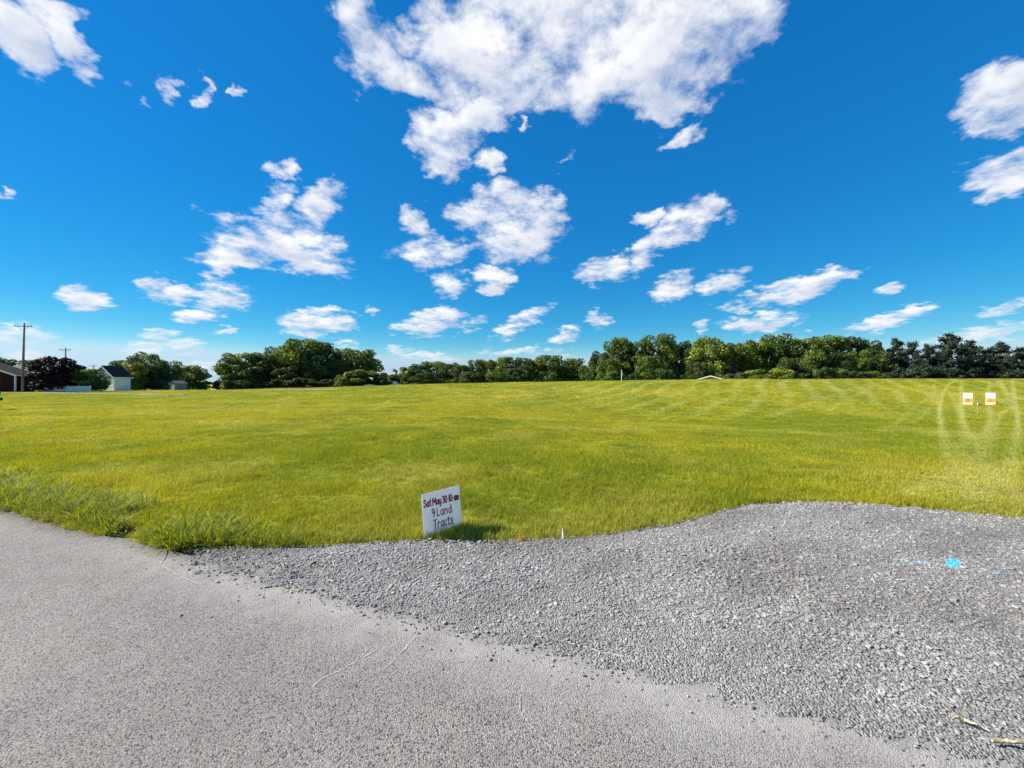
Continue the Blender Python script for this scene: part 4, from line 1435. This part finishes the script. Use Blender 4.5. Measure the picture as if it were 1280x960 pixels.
def lettering(text, u0, u1, va, vb, hgt, widths, thick, mat):
    """one written line from u0,va to u1,vb on the board"""
    tot = sum(widths)
    mb = MB()
    x = 0.0
    lift = 0.0
    for ch, w in zip(text, widths):
        if ch != ' ':
            lift += .00004
            segs = []
            for st in GLYPH[ch]:
                pts = [np.array(p) for p in st]
                pts = catmull(pts, 4) if len(pts) > 2 and ch not in 'MLT1' else pts
                if ch in 'ML' and len(pts) > 2:
                    segs += [[pts[i], pts[i + 1]] for i in range(len(pts) - 1)]
                else:
                    segs.append(pts)
            for pts in segs:
                P = []
                for p in pts:
                    f = (x + (p[0] * .80 + .10) * w) / tot
                    u = u0 + (u1 - u0) * f
                    v = va + (vb - va) * f + p[1] * hgt
                    P.append((u, v))
                # ribbon with width in board metres
                A = [Vector((u * UX.length, v * UY.length)) for u, v in P]
                L_, R_ = [], []
                for i, a in enumerate(A):
                    t0 = (A[min(i + 1, len(A) - 1)] - A[max(i - 1, 0)])
                    t0 = t0.normalized() if t0.length > 1e-9 else Vector((1, 0))
                    n_ = Vector((-t0.y, t0.x)) * thick / 2
                    if i == 0: a = a - t0 * thick * .4
                    if i == len(A) - 1: a = a + t0 * thick * .4
                    L_.append(mb.bm.verts.new(sp((a.x + n_.x) / UX.length, (a.y + n_.y) / UY.length, .0012 + lift)))
                    R_.append(mb.bm.verts.new(sp((a.x - n_.x) / UX.length, (a.y - n_.y) / UY.length, .0012 + lift)))
                for i in range(len(A) - 1):
                    mb.bm.faces.new((L_[i], L_[i + 1], R_[i + 1], R_[i]))
                lift += .00002
        x += w
    return mb.build('lettering', mat, board)


lettering('Sat May 30 10-am', .035, .965, .69, .655, .165, [1, .95, .75, .32, 1.5, .95, .95, .25, .95, 1, .5, .45, 1, .6, .85, 1.2], .0145, M_ink)
lettering('9 Land', .21, .75, .405, .385, .195, [.9, .22, .9, .95, .95, 1], .0125, M_ink2)
lettering('Tracts', .24, .76, .130, .105, .195, [1, .8, .95, .85, .8, .85], .0125, M_ink2)
tag(sg, 'white handwritten yard sign reading Sat May 30 10-am 9 Land Tracts', 'sign')

# small markers along the gravel edge
gx_, gy_ = gpt(704.5, 673.5)
e = empty('white_stake', (gx_, gy_, 0))
MB().tube([(.004, 0, -.08), (.002, 0, .05), (0, 0, .118)], [.020, .014, .002], 9).build('stake', M_white, e)
e.rotation_euler = (R(4), R(-7), 0)
tag(e, 'short pointed white stake at the gravel edge', 'stake')
gx_, gy_ = gpt(653, 677)
e = empty('orange_marker', (gx_, gy_, 0.0))
MB().tube([(0, 0, -.05), (.002, 0, .03)], .004, 6).build('stem', M_flag, e)
mb = MB()
for i in range(9):
    a = i * .7
    mb.tube([(0, 0, .0), (.008 * math.cos(a), .008 * math.sin(a), .03), (.018 * math.cos(a), .018 * math.sin(a), .052 + .006 * (i % 3))], [.004, .004, .0015], 5)
mb.build('bristles', M_flag, e)
tag(e, 'small orange whisker marker at the gravel edge by the sign shadow', 'marker')


# the two orange and white land-sale boards up the slope
def sale_board(px, base_y, label, tall, dark):
    g_ = ground_at(px, base_y)
    d = g_[1]
    e = empty('sale_board', (g_[0], g_[1], hz(*g_)), R(-36))
    w = 12.0 / F * d * 0.66
    h = tall / F * d
    w_ = w / 2
    b_ = MB().box(-w_, w_, -.02, .02, .02, h).build('board', M_white, e)
    MB().box(-w_ + .02, w_ - .02, -.026, -.0215, h * .24, h * .55).build('orange_band', M_orange, b_)
    MB().box(-w_ + .06, w_ - .06, -.031, -.0265, h * .26, h * .31).build('printed_line', M_redprint, b_)
    MB().box(-w_ * .35, w_ * .35, -.031, -.0265, h * .38, h * .46).build('printed_mark', M_redprint if dark else M_ink, b_)
    MB().box(-w_ + .02, w_ - .02, -.026, -.0215, h * .08, h * .20).build('pale_orange_band', plain('peach_print' + str(px), (.85, .60, .30), .6, .06), b_)
    for s in (-1, 1):
        MB().box(s * w_ * .8 - .045, s * w_ * .8 + .045, .022, .11, -.3, h * .96).build('post', M_brownwood, e)
    tag(e, label, 'sign')
    return e


sale_board(1209.8, 506.3, 'white and orange land-sale board with pale print, farther from the curved tyre loop', 15.2, False)
sale_board(1238.2, 506.5, 'white and orange land-sale board standing by the curved tyre loop', 15.4, True)
g_ = ground_at(1222.5, 517)
e = empty('survey_stake', (g_[0], g_[1], hz(*g_)))
d_ = g_[1]
hh = 11.5 / F * d_
MB().box(-.02, .02, -.012, .012, -.2, hh).build('lath', M_straw, e)
MB().box(-.05, .05, -.03, .03, hh - .02, hh + .07, .01).build('flagging', M_white, e)
tag(e, 'thin straw-coloured survey stake with white top between the two sale boards', 'stake')
g_ = ground_at(1154, 516)
e = empty('pin_flag', (g_[0], g_[1], hz(*g_)))
MB().tube([(0, 0, -.1), (0, 0, .38)], .006, 5).build('wire', M_steel, e)
MB().box(0, .09, -.002, .002, .30, .37).build('flag', M_white, e)
tag(e, 'tiny white pin flag standing in the grass of the slope', 'flag')

# ------------------------------------------------------------------ dry husks and twigs lying on the road edge
def husk(name, pix, w, label, seed):
    """a curled dry leaf lying on the ground"""
    r = random.Random(seed)
    pts = catmull([np.array(gpt(*p)) for p in pix], 6)
    c0 = pts[len(pts) // 2]
    e = empty(name, (c0[0], c0[1], 0.02))
    vs, fs = [], []
    n = len(pts)
    for i, p in enumerate(pts):
        a = pts[max(i - 1, 0)]; b = pts[min(i + 1, n - 1)]
        t_ = (b - a) / (np.linalg.norm(b - a) + 1e-9); n_ = np.array((-t_[1], t_[0]))
        f = i / (n - 1)
        ww = w * (math.sin(math.pi * min(1, f * .85 + .12)) ** .6) * r.uniform(.8, 1.1)
        zc_ = .010 + .006 * math.sin(f * 9 + seed)
        for q, zq in ((-1, .012), (-.45, .0), (.1, .004), (.6, .0), (1, .016)):
            c_ = p + n_ * ww * q - c0
            vs.append((c_[0], c_[1], zc_ + zq * r.uniform(.6, 1.2) - .008))
    for i in range(n - 1):
        for q in range(4):
            fs.append((5 * i + q, 5 * i + q + 1, 5 * i + q + 6, 5 * i + q + 5))
    o = link_mesh('blade', np_mesh('blade', vs, fs, M_straw, True), None, e)
    sm = o.modifiers.new('thick', 'SOLIDIFY'); sm.thickness = .002
    P3 = [Vector((p[0] - c0[0], p[1] - c0[1], .011 + .006 * math.sin(i / (n - 1) * 9 + seed))) for i, p in enumerate(pts)]
    MB().tube(P3, .0022, 5).build('midrib', M_straw, e)
    tag(e, label, 'dry leaf')


husk('corn_husk', [(1240, 934), (1255, 933), (1270, 937), (1290, 936), (1310, 941)], .0065, 'long curled straw-coloured dry leaf on the edge of the gravel', 3)
husk('dry_leaf', [(1190, 904), (1198, 905), (1206, 907), (1222, 915)], .0035, 'small broken pale dry leaf on the gravel', 5)
